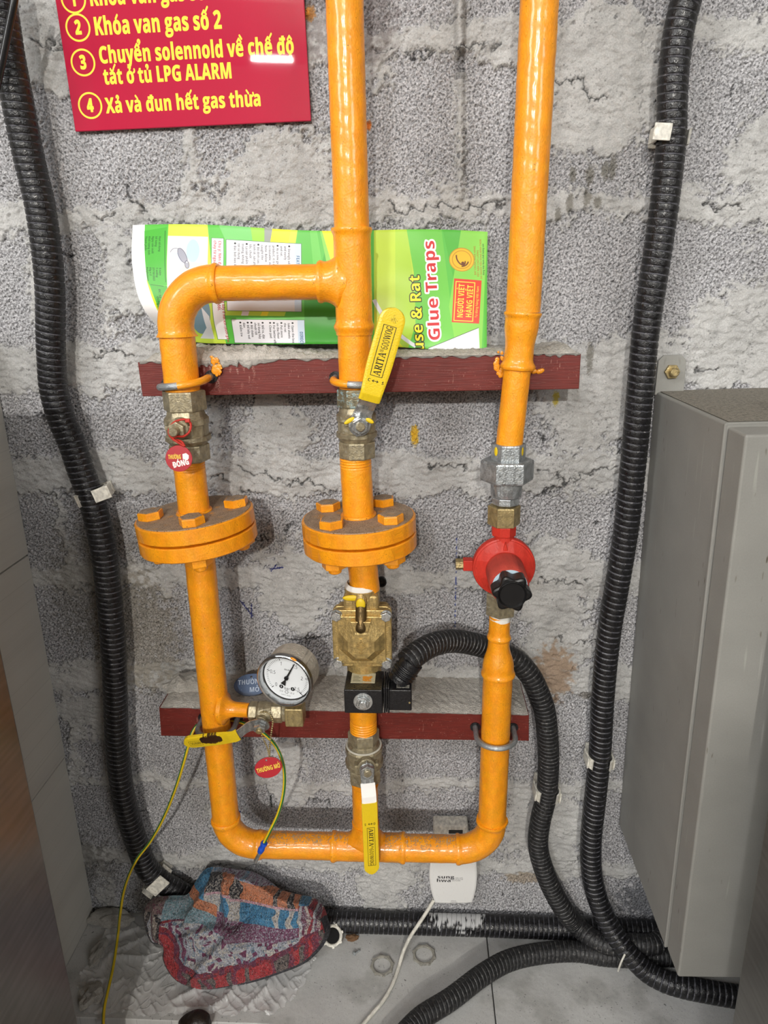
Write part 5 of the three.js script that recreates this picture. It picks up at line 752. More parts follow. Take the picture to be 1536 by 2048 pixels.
// ---------------------------------------------------------------- glue trap carton
{
  const x0 = -0.3150, x1 = 0.0765, n = 90, m = 40, pos = [], uv = [], idx = [];
  const P = (u, v) => {                                                  // u along, v up the sheet
    const curl = ss(0.42, 0.0, u), right = ss(0.75, 1, u), top = 1.0055 - 0.0145 * u + 0.002 * sin(u * 9), bot = mix(mix(0.8820, 0.8725, ss(0, 0.2, u)), 0.8690, u) + 0.006 * ss(0.88, 0.6, u);
    const q = 1 - v; let y = mix(top, bot, q), z = 0.016 + 0.030 * Math.pow(q, 1.2) + 0.004 * sin(q * PI) * (1 - right) - 0.004 * right;
    const k = ss(0.55, 1, q); z += curl * (0.010 * sin(q * PI) - 0.026 * k * k); z -= 0.004 * ss(0.8, 1, q) * (1 - right);
    const edge = mix(0.0, 0.020, q * q) * ss(0.12, 0, u);
    return [mix(x0, x1, u) + edge * (1 - u), y, z + 0.0006 * n2(u * 6, v * 3)];
  };
  for (let k = 0; k < 2; k++) for (let i = 0; i <= n; i++) for (let j = 0; j <= m; j++) { const p = P(i / n, j / m); pos.push(p[0], p[1], p[2] - k * 0.0012); uv.push(i / n, j / m); }
  const id = (k, i, j) => (k * (n + 1) + i) * (m + 1) + j;
  for (let i = 0; i < n; i++) for (let j = 0; j < m; j++) { const a = id(0, i, j), b = id(0, i + 1, j); idx.push(a, b, b + 1, a, b + 1, a + 1); const c = id(1, i, j), d = id(1, i + 1, j); idx.push(c, d + 1, d, c, c + 1, d + 1); }
  const rim = (a, b, c, d) => idx.push(a, b, c, a, c, d);
  for (let i = 0; i < n; i++) { rim(id(1, i, 0), id(1, i + 1, 0), id(0, i + 1, 0), id(0, i, 0)); rim(id(0, i, m), id(0, i + 1, m), id(1, i + 1, m), id(1, i, m)); }
  for (let j = 0; j < m; j++) { rim(id(1, 0, j + 1), id(1, 0, j), id(0, 0, j), id(0, 0, j + 1)); rim(id(0, n, j + 1), id(0, n, j), id(1, n, j), id(1, n, j + 1)); }
  const g = new THREE.BufferGeometry(); g.setAttribute('position', new THREE.Float32BufferAttribute(pos, 3)); g.setAttribute('uv', new THREE.Float32BufferAttribute(uv, 2)); g.setIndex(idx); g.computeVertexNormals();
  const t = canvasTex(2048, 736, (c) => {
    const k = 2048 / 700; c.scale(k, 736 / 250);
    const fill = (f, ...p) => { c.fillStyle = f; c.beginPath(); p.forEach((q, i) => i ? c.lineTo(...q) : c.moveTo(...q)); c.fill(); };
    c.fillStyle = '#5fc24a'; c.fillRect(0, 0, 700, 250);
    fill('#4cae3f', [390, 0], [430, 0], [470, 250], [340, 250]); fill('#cfe94f', [72, 0], [150, 0], [175, 250], [70, 250]); fill('#7ccf74', [172, 0], [235, 0], [250, 40], [190, 40]); fill('#9bd84a', [235, 0], [262, 0], [262, 40], [240, 40]); fill('#9aa09a', [262, 0], [278, 0], [272, 40], [262, 40]); fill('#f4ec36', [278, 0], [325, 0], [318, 40], [272, 40]); fill('#cfe04a', [314, 0], [328, 0], [322, 40], [308, 40]);
    fill('#72cf5a', [352, 0], [366, 0], [400, 250], [372, 250]); fill('#8ed45a', [372, 0], [378, 0], [404, 90], [392, 110]); fill('#f4ea2c', [376, 0], [406, 0], [412, 90], [400, 90]); fill('#3fa32f', [340, 130], [430, 130], [430, 250], [340, 250]);
    fill('#bce04a', [176, 160], [310, 160], [300, 188], [176, 188]); fill('#e8e6f4', [222, 160], [236, 160], [228, 188], [214, 188]); fill('#f0ea3c', [264, 160], [276, 160], [266, 188], [252, 188]);
    fill('#ffffff', [0, 0], [24, 0], [28, 120], [46, 250], [0, 250]);
    fill('#4db53a', [24, 14], [70, 6], [72, 130], [30, 132]); fill('#d4ea22', [26, 118], [33, 138], [60, 250], [46, 250]); fill('#4aae36', [33, 132], [72, 132], [80, 250], [62, 250]);
    c.strokeStyle = '#1d4a1a'; c.lineWidth = 1; c.beginPath(); c.moveTo(66, 14); c.lineTo(69, 124); c.moveTo(34, 132); c.lineTo(64, 133); c.stroke();
    const vert = (s, x, y, size, col = '#222', font = 'sans-serif', rot = PI / 2, sx = 1) => { c.save(); c.translate(x, y); c.rotate(rot); c.fillStyle = c.strokeStyle = col; viet(c, s, 0, 0, size, { sx, weight: 'bold', bold: 0.07 }); c.restore(); };
    ['Hạn sử dụng', 'Số lượng', 'Ngày sản xuất', 'Khối lượng tịnh', 'Thành phần'].forEach((s, i) => vert(s, 54 - i * 7, 26, 5.6, '#1b5a1c')); ['5 năm', '1 miếng', '27/10/2022', '55g x 2', 'Polybutene'].forEach((s, i) => vert(s, 56 - i * 7, 94, 5.6, '#153f14'));
    ['ĐC: 54', 'QUẬN 12', 'NHÀ MÁY SẢN XUẤT'].forEach((s, i) => vert(s, 52 - i * 6, 140 + i * 16, 6.4, '#14401a'));
    // picture panel: a plain grey rodent before pale blue shapes
    c.fillStyle = '#fdfdfd'; c.fillRect(72, 25, 79, 190); c.fillStyle = '#bfe3f4'; c.beginPath(); c.ellipse(122, 55, 13, 24, 0, 0, 7); c.fill(); c.fillStyle = '#cfd8ec'; c.fillRect(80, 60, 22, 90); c.fillStyle = '#f4ead2'; fill('#f6ecd4', [92, 100], [112, 78], [150, 80], [150, 110]);
    c.fillStyle = '#a5a7b5'; c.strokeStyle = '#55586a'; c.beginPath(); c.ellipse(102, 66, 7, 17, -0.45, 0, 7); c.fill(); c.stroke(); c.beginPath(); c.ellipse(111, 84, 4, 8, -0.1, 0, 7); c.fill(); c.stroke(); c.beginPath(); c.moveTo(94, 52); c.quadraticCurveTo(82, 48, 78, 60); c.stroke(); c.fillStyle = '#fff'; c.beginPath(); c.arc(111, 79, 1.4, 0, 7); c.fill();
    c.fillStyle = '#7d9fb0'; c.beginPath(); c.ellipse(132, 190, 20, 40, 0.2, 0, 7); c.fill(); c.fillStyle = '#e8edf2'; fill('#e8edf2', [140, 215], [136, 170], [150, 190], [151, 240], [120, 240]);
    c.fillStyle = '#fbfbfd'; c.fillRect(158, 27, 24, 214); vert('Chú ý: Nên đặt bẫy', 171, 32, 8, '#b3262f'); vert('chạy từ ngoài', 162, 32, 8, '#b3262f'); vert('o bẫy ở nơi kín (dưới gầm', 178, 158, 7.4, '#b3262f'); vert('y đổi.', 168, 158, 8, '#b3262f');
    c.strokeStyle = '#3f7d3c'; c.strokeRect(158, 27, 24, 214);
    const box = (x, y, w, h, head, L, bl) => { c.fillStyle = '#eef0f8'; c.fillRect(x, y, w, h); c.fillStyle = '#cfe2f6'; c.fillRect(x + w - 14, y, 14, h); c.strokeStyle = '#4e7a52'; c.strokeRect(x, y, w, h); vert(head, x + w - 10, y + 26, 8.5, '#44698f'); L.forEach((s, i) => { const px = x + w - 26 - i * (w - 34) / L.length; vert(s, px, y + (bl[i] ? 12 : 7), 6.2, '#34363c'); if (bl[i]) { c.fillStyle = '#18191c'; c.beginPath(); c.arc(px + 2, y + 7, 2, 0, 7); c.fill(); } }); };
    box(187, 29, 148, 149, 'FEATURES', ['Strongly adhesive to mouse', 'and easily', 'and rat.', 'As a new generation of', 'product, it is non-', 'is reusable, durable', 'Note: Below', 'caught the', 'Độ dính cao, an toàn', 'kinh tế, sản phẩm', 'tốc, chuột', 'Là sản phẩm thế hệ', 'trường, không', 'tới sử dụng', 'Đặc biệt keo không'], [1, 0, 0, 1, 0, 0, 0, 0, 1, 0, 0, 1, 0, 0, 1]);
    box(194, 196, 146, 52, 'DIRECTIONS', ['Open the box', 'take sheets', 'the rat', 'Put more', 'on the floor', 'For better effect', 'Close pad', '', 'Mở ra, đặt', 'sử dụng bẫy', 'chuột tới', 'Bôi thêm', 'Để bẫy nơi', 'dán', 'Kiểm tra'], [1, 0, 0, 1, 0, 1, 1, 0, 1, 0, 0, 1, 1, 0, 1]);
    // right half
    fill('#c6e34c', [478, 0], [542, 0], [556, 90], [560, 190], [540, 250], [478, 250]); fill('#b4dc48', [520, 0], [545, 0], [562, 190], [545, 250], [520, 250]); fill('#72cb4e', [542, 0], [610, 0], [640, 250], [560, 250], [558, 100]); fill('#54b83e', [612, 0], [648, 0], [654, 90], [640, 130]); fill('#8bd653', [648, 0], [700, 0], [690, 250], [640, 250], [625, 160]);
    c.strokeStyle = '#e9edf6'; c.lineWidth = 8; c.beginPath(); c.moveTo(478, 150); c.quadraticCurveTo(505, 215, 560, 246); c.stroke(); fill('#d9e32e', [478, 172], [500, 205], [535, 250], [478, 250]);
    c.save(); c.translate(576, 247); c.rotate(-PI / 2 - 0.06); c.font = 'bold 28px sans-serif'; c.scale(1.28, 1.05); c.lineJoin = 'round'; c.lineWidth = 3.4; c.strokeStyle = '#1d2a10'; c.fillStyle = '#f8ee2e'; c.strokeText('use & Rat', -8, 0); c.fillText('use & Rat', -8, 0); c.restore();
    c.save(); c.translate(608, 232); c.rotate(-PI / 2 - 0.06); c.font = 'bold 31px sans-serif'; c.lineJoin = 'round'; c.lineWidth = 6; c.strokeStyle = '#ffffff'; c.fillStyle = '#d2262e'; c.scale(1.32, 1); c.strokeText('Glue Traps', 0, 0); c.fillText('Glue Traps', 0, 0); c.restore();
    c.fillStyle = '#efc02a'; c.beginPath(); c.arc(650, 61, 24, 0, 7); c.fill(); c.strokeStyle = '#c8891c'; c.lineWidth = 1.5; c.stroke(); c.beginPath(); c.arc(650, 61, 18.5, 0, 7); c.stroke(); c.strokeStyle = '#6b3a14'; c.lineWidth = 2.6; c.beginPath(); c.ellipse(648, 60, 7, 13, -0.5, 0.6, 4.2); c.stroke(); c.beginPath(); c.arc(650, 62, 13, 0.2, 1.6); c.stroke(); c.fillStyle = '#6b3a14'; c.beginPath(); c.arc(652, 68, 3, 0, 7); c.fill();
    ['ĐẠT CHỨNG NHẬN HÀNG', 'VIỆT NAM CHẤT LƯỢNG', 'DO NGƯỜI TIÊU DÙNG BÌNH CHỌN'].forEach((s, i) => vert(s, 678 + i * 6, 92 + i * 4, 5, '#a8761c', 'sans-serif', -PI / 2 - 0.03)); vert('Hàng Việt Nam chất lượng cao', 695, 92, 4.6, '#1e4a1a', 'sans-serif', -PI / 2 - 0.03);
    c.save(); c.translate(660, 148); c.rotate(0.05); c.fillStyle = '#e0402c'; c.fillRect(-27, -46, 54, 92); c.strokeStyle = '#f8d94e'; c.lineWidth = 2; c.strokeRect(-23, -40, 37, 82); c.rotate(-PI / 2); c.fillStyle = '#fae04e'; c.textAlign = 'center'; c.strokeStyle = c.fillStyle; viet(c, 'NGƯỜI VIỆT', 0, -6, 16, { sx: 0.78, center: true }); viet(c, 'HÀNG VIỆT', 0, 11, 16, { sx: 0.82, center: true }); viet(c, 'Tự dùng hàng Việt Nam', 0, 22.5, 6.4, { center: true, weight: '' }); c.restore();
    fill('#eef1f8', [585, 248], [684, 204], [686, 250], [585, 250]); c.strokeStyle = '#2b3a2a'; c.lineWidth = 1; c.beginPath(); c.moveTo(585, 248); c.lineTo(684, 204); c.stroke();
    c.save(); c.translate(432, 246); c.rotate(-PI / 2); c.font = 'bold 30px sans-serif'; c.lineWidth = 6; c.strokeStyle = '#fff'; c.fillStyle = '#d2262e'; viet(c, 'Bẫy chuột', 0, 0, 30, { outline: 6, outlineColor: '#fff' }); c.restore();
  });
  const cb = one('cardboard_carton', g, phys({ map: t, roughness: 0.5, clearcoat: 0.12, clearcoatRoughness: 0.3 }), 'flattened green and yellow glue trap carton standing on the upper red rail', 'carton');
}
// ---------------------------------------------------------------- electrical cabinet
{
  const o = thing('electrical_cabinet', 'grey painted steel electrical cabinet hung on the wall at the right', 'cabinet', [0.2775, 0.815, 0]); o.rotation.z = 0.0205;
  const pm = std({ map: dataTex(768, 768, (u, v, q) => { let c = 0.56 + 0.02 * fbm(u * 5, v * 9, 3) + 0.01 * n2(u * 260, v * 260); const scr = ss(0.78, 0.9, n2(u * 60, v * 3.2)) * ss(0.1, 0.5, n2(u * 6, v * 4 + 3)); c = mix(c, 0.68, 0.5 * scr); const st = ss(0.8, 0.92, n2(u * 70 + 9, v * 16)) * ss(0.2, 0.6, fbm(u * 7 + 3, v * 5, 2)); q[0] = mix(c, 0.24, st * 0.8); q[1] = mix(c * 0.995, 0.2, st * 0.8); q[2] = mix(c * 0.96, 0.15, st * 0.8); }), roughness: 0.5, bumpMap: dataTex(128, 128, (u, v, q) => { q[0] = q[1] = q[2] = 0.5 + 0.3 * fbm(u * 40, v * 40, 2); }, false), bumpScale: 0.0003 });
  const W = 0.40, H = 0.622, D = 0.199;
  const uvm = (g) => { const p = g.attributes.position, u = new Float32Array(p.count * 2); for (let i = 0; i < p.count; i++) { u[2 * i] = (p.getX(i) + p.getZ(i)) * 2; u[2 * i + 1] = p.getY(i) * 1.6; } g.setAttribute('uv', new THREE.BufferAttribute(u, 2)); return g; };
  part('body', uvm(mv(rbox(W, H, D, 0.0025), W / 2, -H / 2, D / 2 + 0.001)), pm, o);
  part('rolled_edge', [mv(rbox(0.0035, H, 0.004, 0.0015), 0.0010, -H / 2, D - 0.001), mv(rbox(W, 0.0035, 0.004, 0.0015), W / 2, -0.0012, D - 0.001)], pm, o);
  part('door', uvm(mv(rbox(W, H - 0.004, 0.036, 0.0025), W / 2 + 0.0016, -H / 2 - 0.001, D + 0.0205)), pm, o);
  const topm = std({ map: dataTex(512, 256, (u, v, q) => { const g = 0.50 + 0.10 * fbm(u * 60, v * 30, 4) + 0.09 * n2(u * 260, v * 130) - 0.2 * ss(0.6, 0.8, n2(u * 120, v * 60)); q[0] = g * 1.02; q[1] = g * 0.98; q[2] = g * 0.9; }), roughness: 0.95, bumpMap: dataTex(256, 128, (u, v, q) => { q[0] = q[1] = q[2] = 0.5 + 0.4 * fbm(u * 60, v * 30, 3); }, false), bumpScale: 0.002 });
  part('dust', mv(rbox(W - 0.008, 0.0012, D - 0.006, 0.0004), W / 2, 0.0004, D / 2), topm, o, 'layer of gritty dust on the cabinet top');
  const s = new THREE.Shape(); s.moveTo(-0.0165, -0.003); s.lineTo(-0.0155, 0.036); s.lineTo(-0.010, 0.042); s.lineTo(0.010, 0.042); s.lineTo(0.0155, 0.036); s.lineTo(0.0165, -0.003);
  part('bracket', mv(plate(s, 0.003, 0.0006), 0.0145, 0, 0.0055), pm, o);
  const b = part('bolt', mv(alongZ(cyl(0.0052, 0.016, 20, 0.0048, 0.001)), 0.0145, 0.0235, 0.014), brass, o); part('washer', mv(alongZ(cyl(0.0108, 0.0016, 32)), 0.0145, 0.0235, 0.0074), brassOld, b); part('nut', mv(alongZ(nut(6, 0.0085, 0.005, 0.0006)), 0.0145, 0.0235, 0.0108), brass, b);
}
// ---------------------------------------------------------------- gas detector with its lead
{
  const o = thing('gas_detector', 'white wall-mounted gas detector partly hidden behind the bottom orange pipe', 'detector', [0.0520, 0.115, 0]); o.rotation.z = 0.02;
  part('back_plate', mv(rbox(0.050, 0.060, 0.022, 0.003), -0.003, 0.060, 0.014), whitePlastic, o); part('vent', mv(rbox(0.020, 0.006, 0.002, 0.0008), 0.004, 0.0800, 0.0252), std({ color: 0x2b2b2b, roughness: 0.6 }), o);
  const s = new THREE.Shape(); s.moveTo(-0.0275, -0.0405); s.quadraticCurveTo(0, -0.0425, 0.0275, -0.0395); s.bezierCurveTo(0.036, -0.010, 0.036, 0.020, 0.031, 0.050); s.lineTo(-0.031, 0.050); s.bezierCurveTo(-0.037, 0.020, -0.037, -0.010, -0.0275, -0.0405);
  const t = canvasTex(512, 640, (c) => { c.fillStyle = '#e4e4e2'; c.fillRect(0, 0, 512, 640); c.fillStyle = '#1e1e20'; c.font = 'bold 66px sans-serif'; c.save(); c.translate(80, 306); c.scale(1.15, 0.8); c.fillText('sung', 10, -4); c.fillText('hwa', 0, 52); c.restore(); c.fillStyle = '#4a4a4c'; c.font = '17px sans-serif'; ['CITY GAS / LPG', 'GAS DETECTOR', 'GAS ALARM'].forEach((q, i) => c.fillText(q, 238, 300 + i * 18)); c.font = '15px sans-serif'; c.fillText('SENSOR', 228, 596); c.fillText('SUNGHWA', 224, 614); const r = rng(9); for (let i = 0; i < 420; i++) { c.fillStyle = `rgba(120,110,95,${0.3 * r()})`; const q = 1 + 4 * r(); c.fillRect(512 * r(), 640 * r(), q, q); } });
  const g = plate(s, 0.030, 0.0032, 24); boxUV(g, -0.036, -0.042, 0.072, 0.092); part('cover', mv(g, 0, 0, 0.006), std({ map: t, roughness: 0.45 }), o);
  one('detector_cable', cable([...[[0.0243, 0.0745, 0.03], [0.0096, 0.0545, 0.04], [-0.0022, 0.0391, 0.047]], [-0.0125, 0.0198, 0.049], ...[[-0.0211, 0.012, 0.0647], [-0.0273, 0.004, 0.0821], [-0.0344, 0.0035, 0.1054], [-0.0473, 0.0035, 0.1319], [-0.0625, 0.0035, 0.1519], [-0.079, 0.0035, 0.1737]]], 0.0026, 90, 12), whitePlastic, 'thin white cable running from the gas detector over the floor', 'cable');
}
// ---------------------------------------------------------------- earth wire
{
  const o = thing('earth_wire', 'yellow and green earth wire with a blue crimped end looping to the floor', 'wire', [0, 0, 0]);
  const wm = std({ map: canvasTex(64, 64, (c) => { c.fillStyle = '#d8b81e'; c.fillRect(0, 0, 64, 64); c.fillStyle = '#1f6b34'; c.fillRect(0, 0, 11, 64); c.fillRect(32, 0, 11, 64); }), roughness: 0.4 }); wm.map.wrapS = wm.map.wrapT = THREE.RepeatWrapping; wm.map.repeat.set(1 / (2 * PI * 0.017), 1);
  const pts = [[-0.1943, 0.2689, 0.134], [-0.1852, 0.2875, 0.132], [-0.1744, 0.3104, 0.128], [-0.1674, 0.3344, 0.124], [-0.1648, 0.3582, 0.12], [-0.1664, 0.3757, 0.116], [-0.1733, 0.3901, 0.108], [-0.1848, 0.3987, 0.098], [-0.1982, 0.406, 0.092], [-0.2152, 0.4124, 0.088], [-0.2383, 0.4118, 0.078], [-0.2597, 0.4101, 0.076], [-0.279, 0.4067, 0.078], [-0.2871, 0.3987, 0.084], [-0.2927, 0.3819, 0.09], [-0.3031, 0.3513, 0.09], [-0.32, 0.3077, 0.085], [-0.3447, 0.2539, 0.078], [-0.3712, 0.207, 0.07], [-0.3964, 0.1708, 0.064], [-0.4128, 0.1397, 0.062], [-0.424, 0.1095, 0.064], [-0.4326, 0.0716, 0.068]];
  part('wire', cable([...pts, ...[[-0.4469, 0.022, 0.0567], [-0.4414, 0.015, 0.0812], [-0.4344, 0.013, 0.1107], [-0.4283, 0.013, 0.1401], [-0.4231, 0.012, 0.1638], [-0.4111, 0.01, 0.1951]]], 0.0021, 220, 14), wm, o);
  const a = V(...[-0.1928, 0.2712, 0.134]), b = V(...[-0.1995, 0.2566, 0.1345]), c2 = V(...[-0.2062, 0.2426, 0.135]);
  part('terminal_sleeve', sweep(line(a.toArray(), b.toArray(), 0.001), (s) => 0.0040 + 0.0004 * sin(s * 700), 18), std({ color: 0x1c4fc0, roughness: 0.4 }), o); part('terminal', sweep(line(b.toArray(), c2.toArray(), 0.001), 0.0042, 16, true, 0.6), steel, o);
}
// ---------------------------------------------------------------- knitted sock heaped against the wall
{
  const out = [[-0.3984, 0.0593, 0.04], [-0.3851, 0.0744, 0.034], [-0.3611, 0.0779, 0.032], [-0.3365, 0.0806, 0.032], [-0.3285, 0.0939, 0.029], [-0.3143, 0.1156, 0.024], [-0.3022, 0.1197, 0.023], [-0.2705, 0.1179, 0.024], [-0.2458, 0.115, 0.025], [-0.2317, 0.109, 0.026], [-0.2148, 0.0993, 0.028], [-0.2022, 0.0905, 0.03], [-0.1736, 0.0852, 0.033], [-0.1528, 0.0813, 0.034], [-0.138, 0.0708, 0.037], [-0.1303, 0.0559, 0.044], [-0.1262, 0.044, 0.052], [-0.1349, 0.0288, 0.064], [-0.1563, 0.0168, 0.082], [-0.1966, 0.0063, 0.095], [-0.238, -0.0008, 0.106], [-0.2728, -0.0051, 0.112], [-0.2976, -0.0075, 0.114], [-0.3287, -0.0028, 0.112], [-0.3498, 0.0072, 0.104], [-0.3634, 0.0196, 0.088], [-0.3648, 0.0315, 0.078], [-0.3816, 0.0329, 0.074], [-0.393, 0.0429, 0.058]];
  // lay the outline out on the leaning plane: s along x, t up the slope
  const y0 = 0.004, z0 = 0.116, ty = 0.80, tz = -0.60, base = new THREE.CatmullRomCurve3(out.map((p) => V(p[0], (p[1] - y0) * ty + (p[2] - z0) * tz, 0)), true, 'centripetal').getPoints(150).slice(0, -1).map((p) => [p.x, p.y]);
  const inside = (x, t) => { let c = false; for (let i = 0, j = base.length - 1; i < base.length; j = i++) { const a = base[i], b = base[j]; if ((a[1] > t) !== (b[1] > t) && x < (b[0] - a[0]) * (t - a[1]) / (b[1] - a[1]) + a[0]) c = !c; } return c; };
  const edge = (x, t) => { let d = 1; for (let i = 0, j = base.length - 1; i < base.length; j = i++) { const a = base[i], b = base[j], dx = b[0] - a[0], dy = b[1] - a[1], k = clamp(((x - a[0]) * dx + (t - a[1]) * dy) / (dx * dx + dy * dy)); d = min(d, Math.hypot(x - a[0] - k * dx, t - a[1] - k * dy)); } return d; };
  const nearest = (x, t) => { let d = 9, r = [x, t]; for (let i = 0, j = base.length - 1; i < base.length; j = i++) { const a = base[i], b = base[j], dx = b[0] - a[0], dy = b[1] - a[1], k = clamp(((x - a[0]) * dx + (t - a[1]) * dy) / (dx * dx + dy * dy)), q = [a[0] + k * dx, a[1] + k * dy], l = Math.hypot(x - q[0], t - q[1]); if (l < d) { d = l; r = q; } } return r; };
  const bx = base.map((p) => p[0]), bt = base.map((p) => p[1]), X0 = min(...bx) - 0.004, X1 = max(...bx) + 0.004, T0 = min(...bt) - 0.004, T1 = max(...bt) + 0.004;
  const U = (px, py) => null;
  const W = X1 - X0, Hh = T1 - T0, fold = (x, t, a, b, w, h) => { const dx = b[0] - a[0], dy = b[1] - a[1], l = dx * dx + dy * dy, kk = ((x - a[0]) * dx + (t - a[1]) * dy) / l, k = clamp(kk), sd = (dx * (t - a[1]) - dy * (x - a[0])) / Math.sqrt(l), d = Math.hypot(x - a[0] - k * dx, t - a[1] - k * dy); return h * exp(-((d / w) ** 2)) * (sd > 0 ? 1 : exp(-((d / (w * 0.35)) ** 2))); };
  const F = (u, v) => [X0 + u * W, T0 + v * Hh];
  const height = (x, t) => {
    const e = edge(x, t); let h = 0.018 * Math.sqrt(clamp(e / 0.035)) + 0.003;
    h += 1.5 * (fold(x, t, F(0.46, 0.86), F(0.50, 0.55), 0.022, 0.018) + fold(x, t, F(0.50, 0.55), F(0.30, 0.48), 0.016, 0.010) + fold(x, t, F(0.40, 0.92), F(0.28, 0.62), 0.014, 0.014) + fold(x, t, F(0.52, 0.50), F(0.36, 0.22), 0.020, 0.012) + fold(x, t, F(0.55, 0.93), F(0.88, 0.66), 0.026, 0.014) + fold(x, t, F(0.08, 0.74), F(0.12, 0.45), 0.018, 0.008) + fold(x, t, F(0.9, 0.8), F(0.95, 0.5), 0.02, 0.007));
    h += 0.0028 * fbm(x * 30, t * 30, 3) + 0.0009 * sin(x * 1900 + 3 * fbm(x * 40, t * 40, 2)) * 0.5 + 0.0005 * n2(x * 500, t * 500);
    return h * ss(0, 0.005, e) + 0.001;
  };
  const n = 170, m = 120, pos = [], uv = [], idx = [], id = new Int32Array((n + 1) * (m + 1)).fill(-1);
  for (let i = 0; i <= n; i++) for (let j = 0; j <= m; j++) { const u = i / n, v = j / m; let [x, t] = F(u, v); if (!inside(x, t)) { if (edge(x, t) > 0.0026) continue; [x, t] = nearest(x, t); } const h = height(x, t); id[i * (m + 1) + j] = pos.length / 3; pos.push(x, y0 + t * ty + h * 0.6, z0 + t * tz + h * 0.8); uv.push(u, v); }
  const top = pos.length / 3; for (let k = 0; k < top; k++) { pos.push(pos[3 * k], max(0.002, pos[3 * k + 1] - 0.012), max(0.008, pos[3 * k + 2] - 0.012)); uv.push(uv[2 * k], uv[2 * k + 1]); }
  const use = new Map(), tri = (a, b, c) => { idx.push(a, b, c, a + top, c + top, b + top); for (const [p, q] of [[a, b], [b, c], [c, a]]) { const k = p < q ? p + '_' + q : q + '_' + p; use.has(k) ? use.delete(k) : use.set(k, [p, q]); } };
  for (let i = 0; i < n; i++) for (let j = 0; j < m; j++) { const a = id[i * (m + 1) + j], b = id[(i + 1) * (m + 1) + j], c = id[(i + 1) * (m + 1) + j + 1], d = id[i * (m + 1) + j + 1]; if (a >= 0 && b >= 0 && c >= 0) tri(a, b, c); if (a >= 0 && c >= 0 && d >= 0) tri(a, c, d); }
  for (const [p, q] of use.values()) idx.push(p, p + top, q + top, p, q + top, q);
  const g = new THREE.BufferGeometry(); g.setAttribute('position', new THREE.Float32BufferAttribute(pos, 3)); g.setAttribute('uv', new THREE.Float32BufferAttribute(uv, 2)); g.setIndex(idx); g.computeVertexNormals();
  // striped yarn: bands follow the rim, each stitch picks one of the band's two yarns
  const C = { blk: [30, 30, 38], red: [150, 38, 44], crim: [176, 40, 46], mar: [104, 40, 66], gry: [150, 154, 166], cream: [176, 168, 158], blue: [48, 112, 158], teal: [96, 134, 146], org: [186, 104, 66], tau: [112, 98, 92], pur: [110, 50, 86] };
  const tw = 960, th = 720, tex = dataTex(tw, th, (u, v, q) => {
    const [x, t] = F(u, v), e = edge(x, t), wob = 0.004 * fbm(x * 30, t * 30, 2), sx = Math.floor((x + 0.5) * 1250 + 3 * fbm(x * 25, t * 25, 2) + n2(x * 900, t * 900)), st = Math.floor((t + 0.5) * 1000 + 2 * fbm(x * 30 + 5, t * 30, 2) + n2(x * 800 + 7, t * 800)), h = hash(sx, st), h2 = hash(sx + 77, st * 3 + 5);
    const w = x + wob * 2, bandN = Math.floor((w + 1) / 0.0075), bp = ((w + 1) / 0.0075) % 1, bh = hash(bandN, 7);
    const low = v < 0.5 + 0.08 * sin(u * 7); let a, b;
    if (e < 0.0042 + wob * 0.3 && v < 0.62) { a = C.blk; b = [50, 50, 66]; }
    else if (u < 0.14) { const k = Math.floor((w + t * 0.25 + 1) / 0.005) % 4; a = [C.mar, C.tau, C.blk, C.gry][k]; b = [C.tau, C.cream, C.tau, C.cream][k]; if (v > 0.62) { a = C.tau; b = C.mar; } }
    else if (low) {
      const dd = e + wob; if (dd < 0.022) { a = bh < 0.5 ? C.crim : bh < 0.8 ? C.tau : C.mar; b = bh < 0.5 ? C.red : bh < 0.8 ? C.blk : C.red; }
      else { const cell = hash(Math.floor((w + 0.3 * t + 1) / 0.0052), Math.floor((dd + 0.002 * n2(x * 60, t * 60)) / 0.0042)), near = dd < 0.030; a = near ? (cell < 0.5 ? C.red : C.mar) : cell < 0.30 ? C.gry : cell < 0.50 ? C.cream : cell < 0.68 ? C.pur : cell < 0.84 ? [92, 116, 140] : C.gry; b = near ? C.mar : cell < 0.5 ? [128, 132, 146] : cell < 0.68 ? C.mar : C.cream; }
    } else {
      const y = v + 0.05 * sin(u * 9 + 1) - (u > 0.5 ? 0.02 : 0.04);
      if (u > 0.84) { const k = Math.floor((w + 1) / 0.0052) % 4; a = [C.gry, C.mar, C.cream, C.red][k]; b = [C.cream, C.gry, C.mar, C.mar][k]; if (u > 0.95) { a = C.crim; b = C.red; } if (u < 0.89 && v > 0.72) { a = C.blue; b = C.teal; } }
      else if (y < 0.56) { a = C.pur; b = C.gry; } else if (y < 0.70) { a = bh < 0.7 ? C.blue : C.cream; b = bh < 0.7 ? [70, 136, 176] : C.gry; } else if (y < 0.72) { a = [190, 130, 150]; b = C.cream; } else if (y < 0.86) { a = bh < 0.65 ? C.org : C.blk; b = bh < 0.65 ? [200, 124, 84] : C.cream; } else { a = C.gry; b = hash(bandN, 5) < 0.5 ? C.pur : C.blue; }
      if (u < 0.42) { const d2 = u * 0.9 + v; if (d2 < 0.98) { a = C.teal; b = C.gry; } else if (d2 < 1.07) { a = C.org; b = [196, 120, 80]; } else if (u < 0.36) { a = C.blue; b = [70, 136, 176]; } }
    }
    const c = h < 0.3 ? b : a, k = 0.86 + 0.40 * h2, lum = (c[0] + c[1] + c[2]) / 765; for (let i = 0; i < 3; i++) q[i] = mix(c[i] / 255, lum, 0.22) * k;
    if (h2 > 0.92) for (let i = 0; i < 3; i++) q[i] = mix(q[i], 0.6, 0.55); if (hash(sx + 9, st + 4) > 0.9) for (let i = 0; i < 3; i++) q[i] *= 0.45;
  });
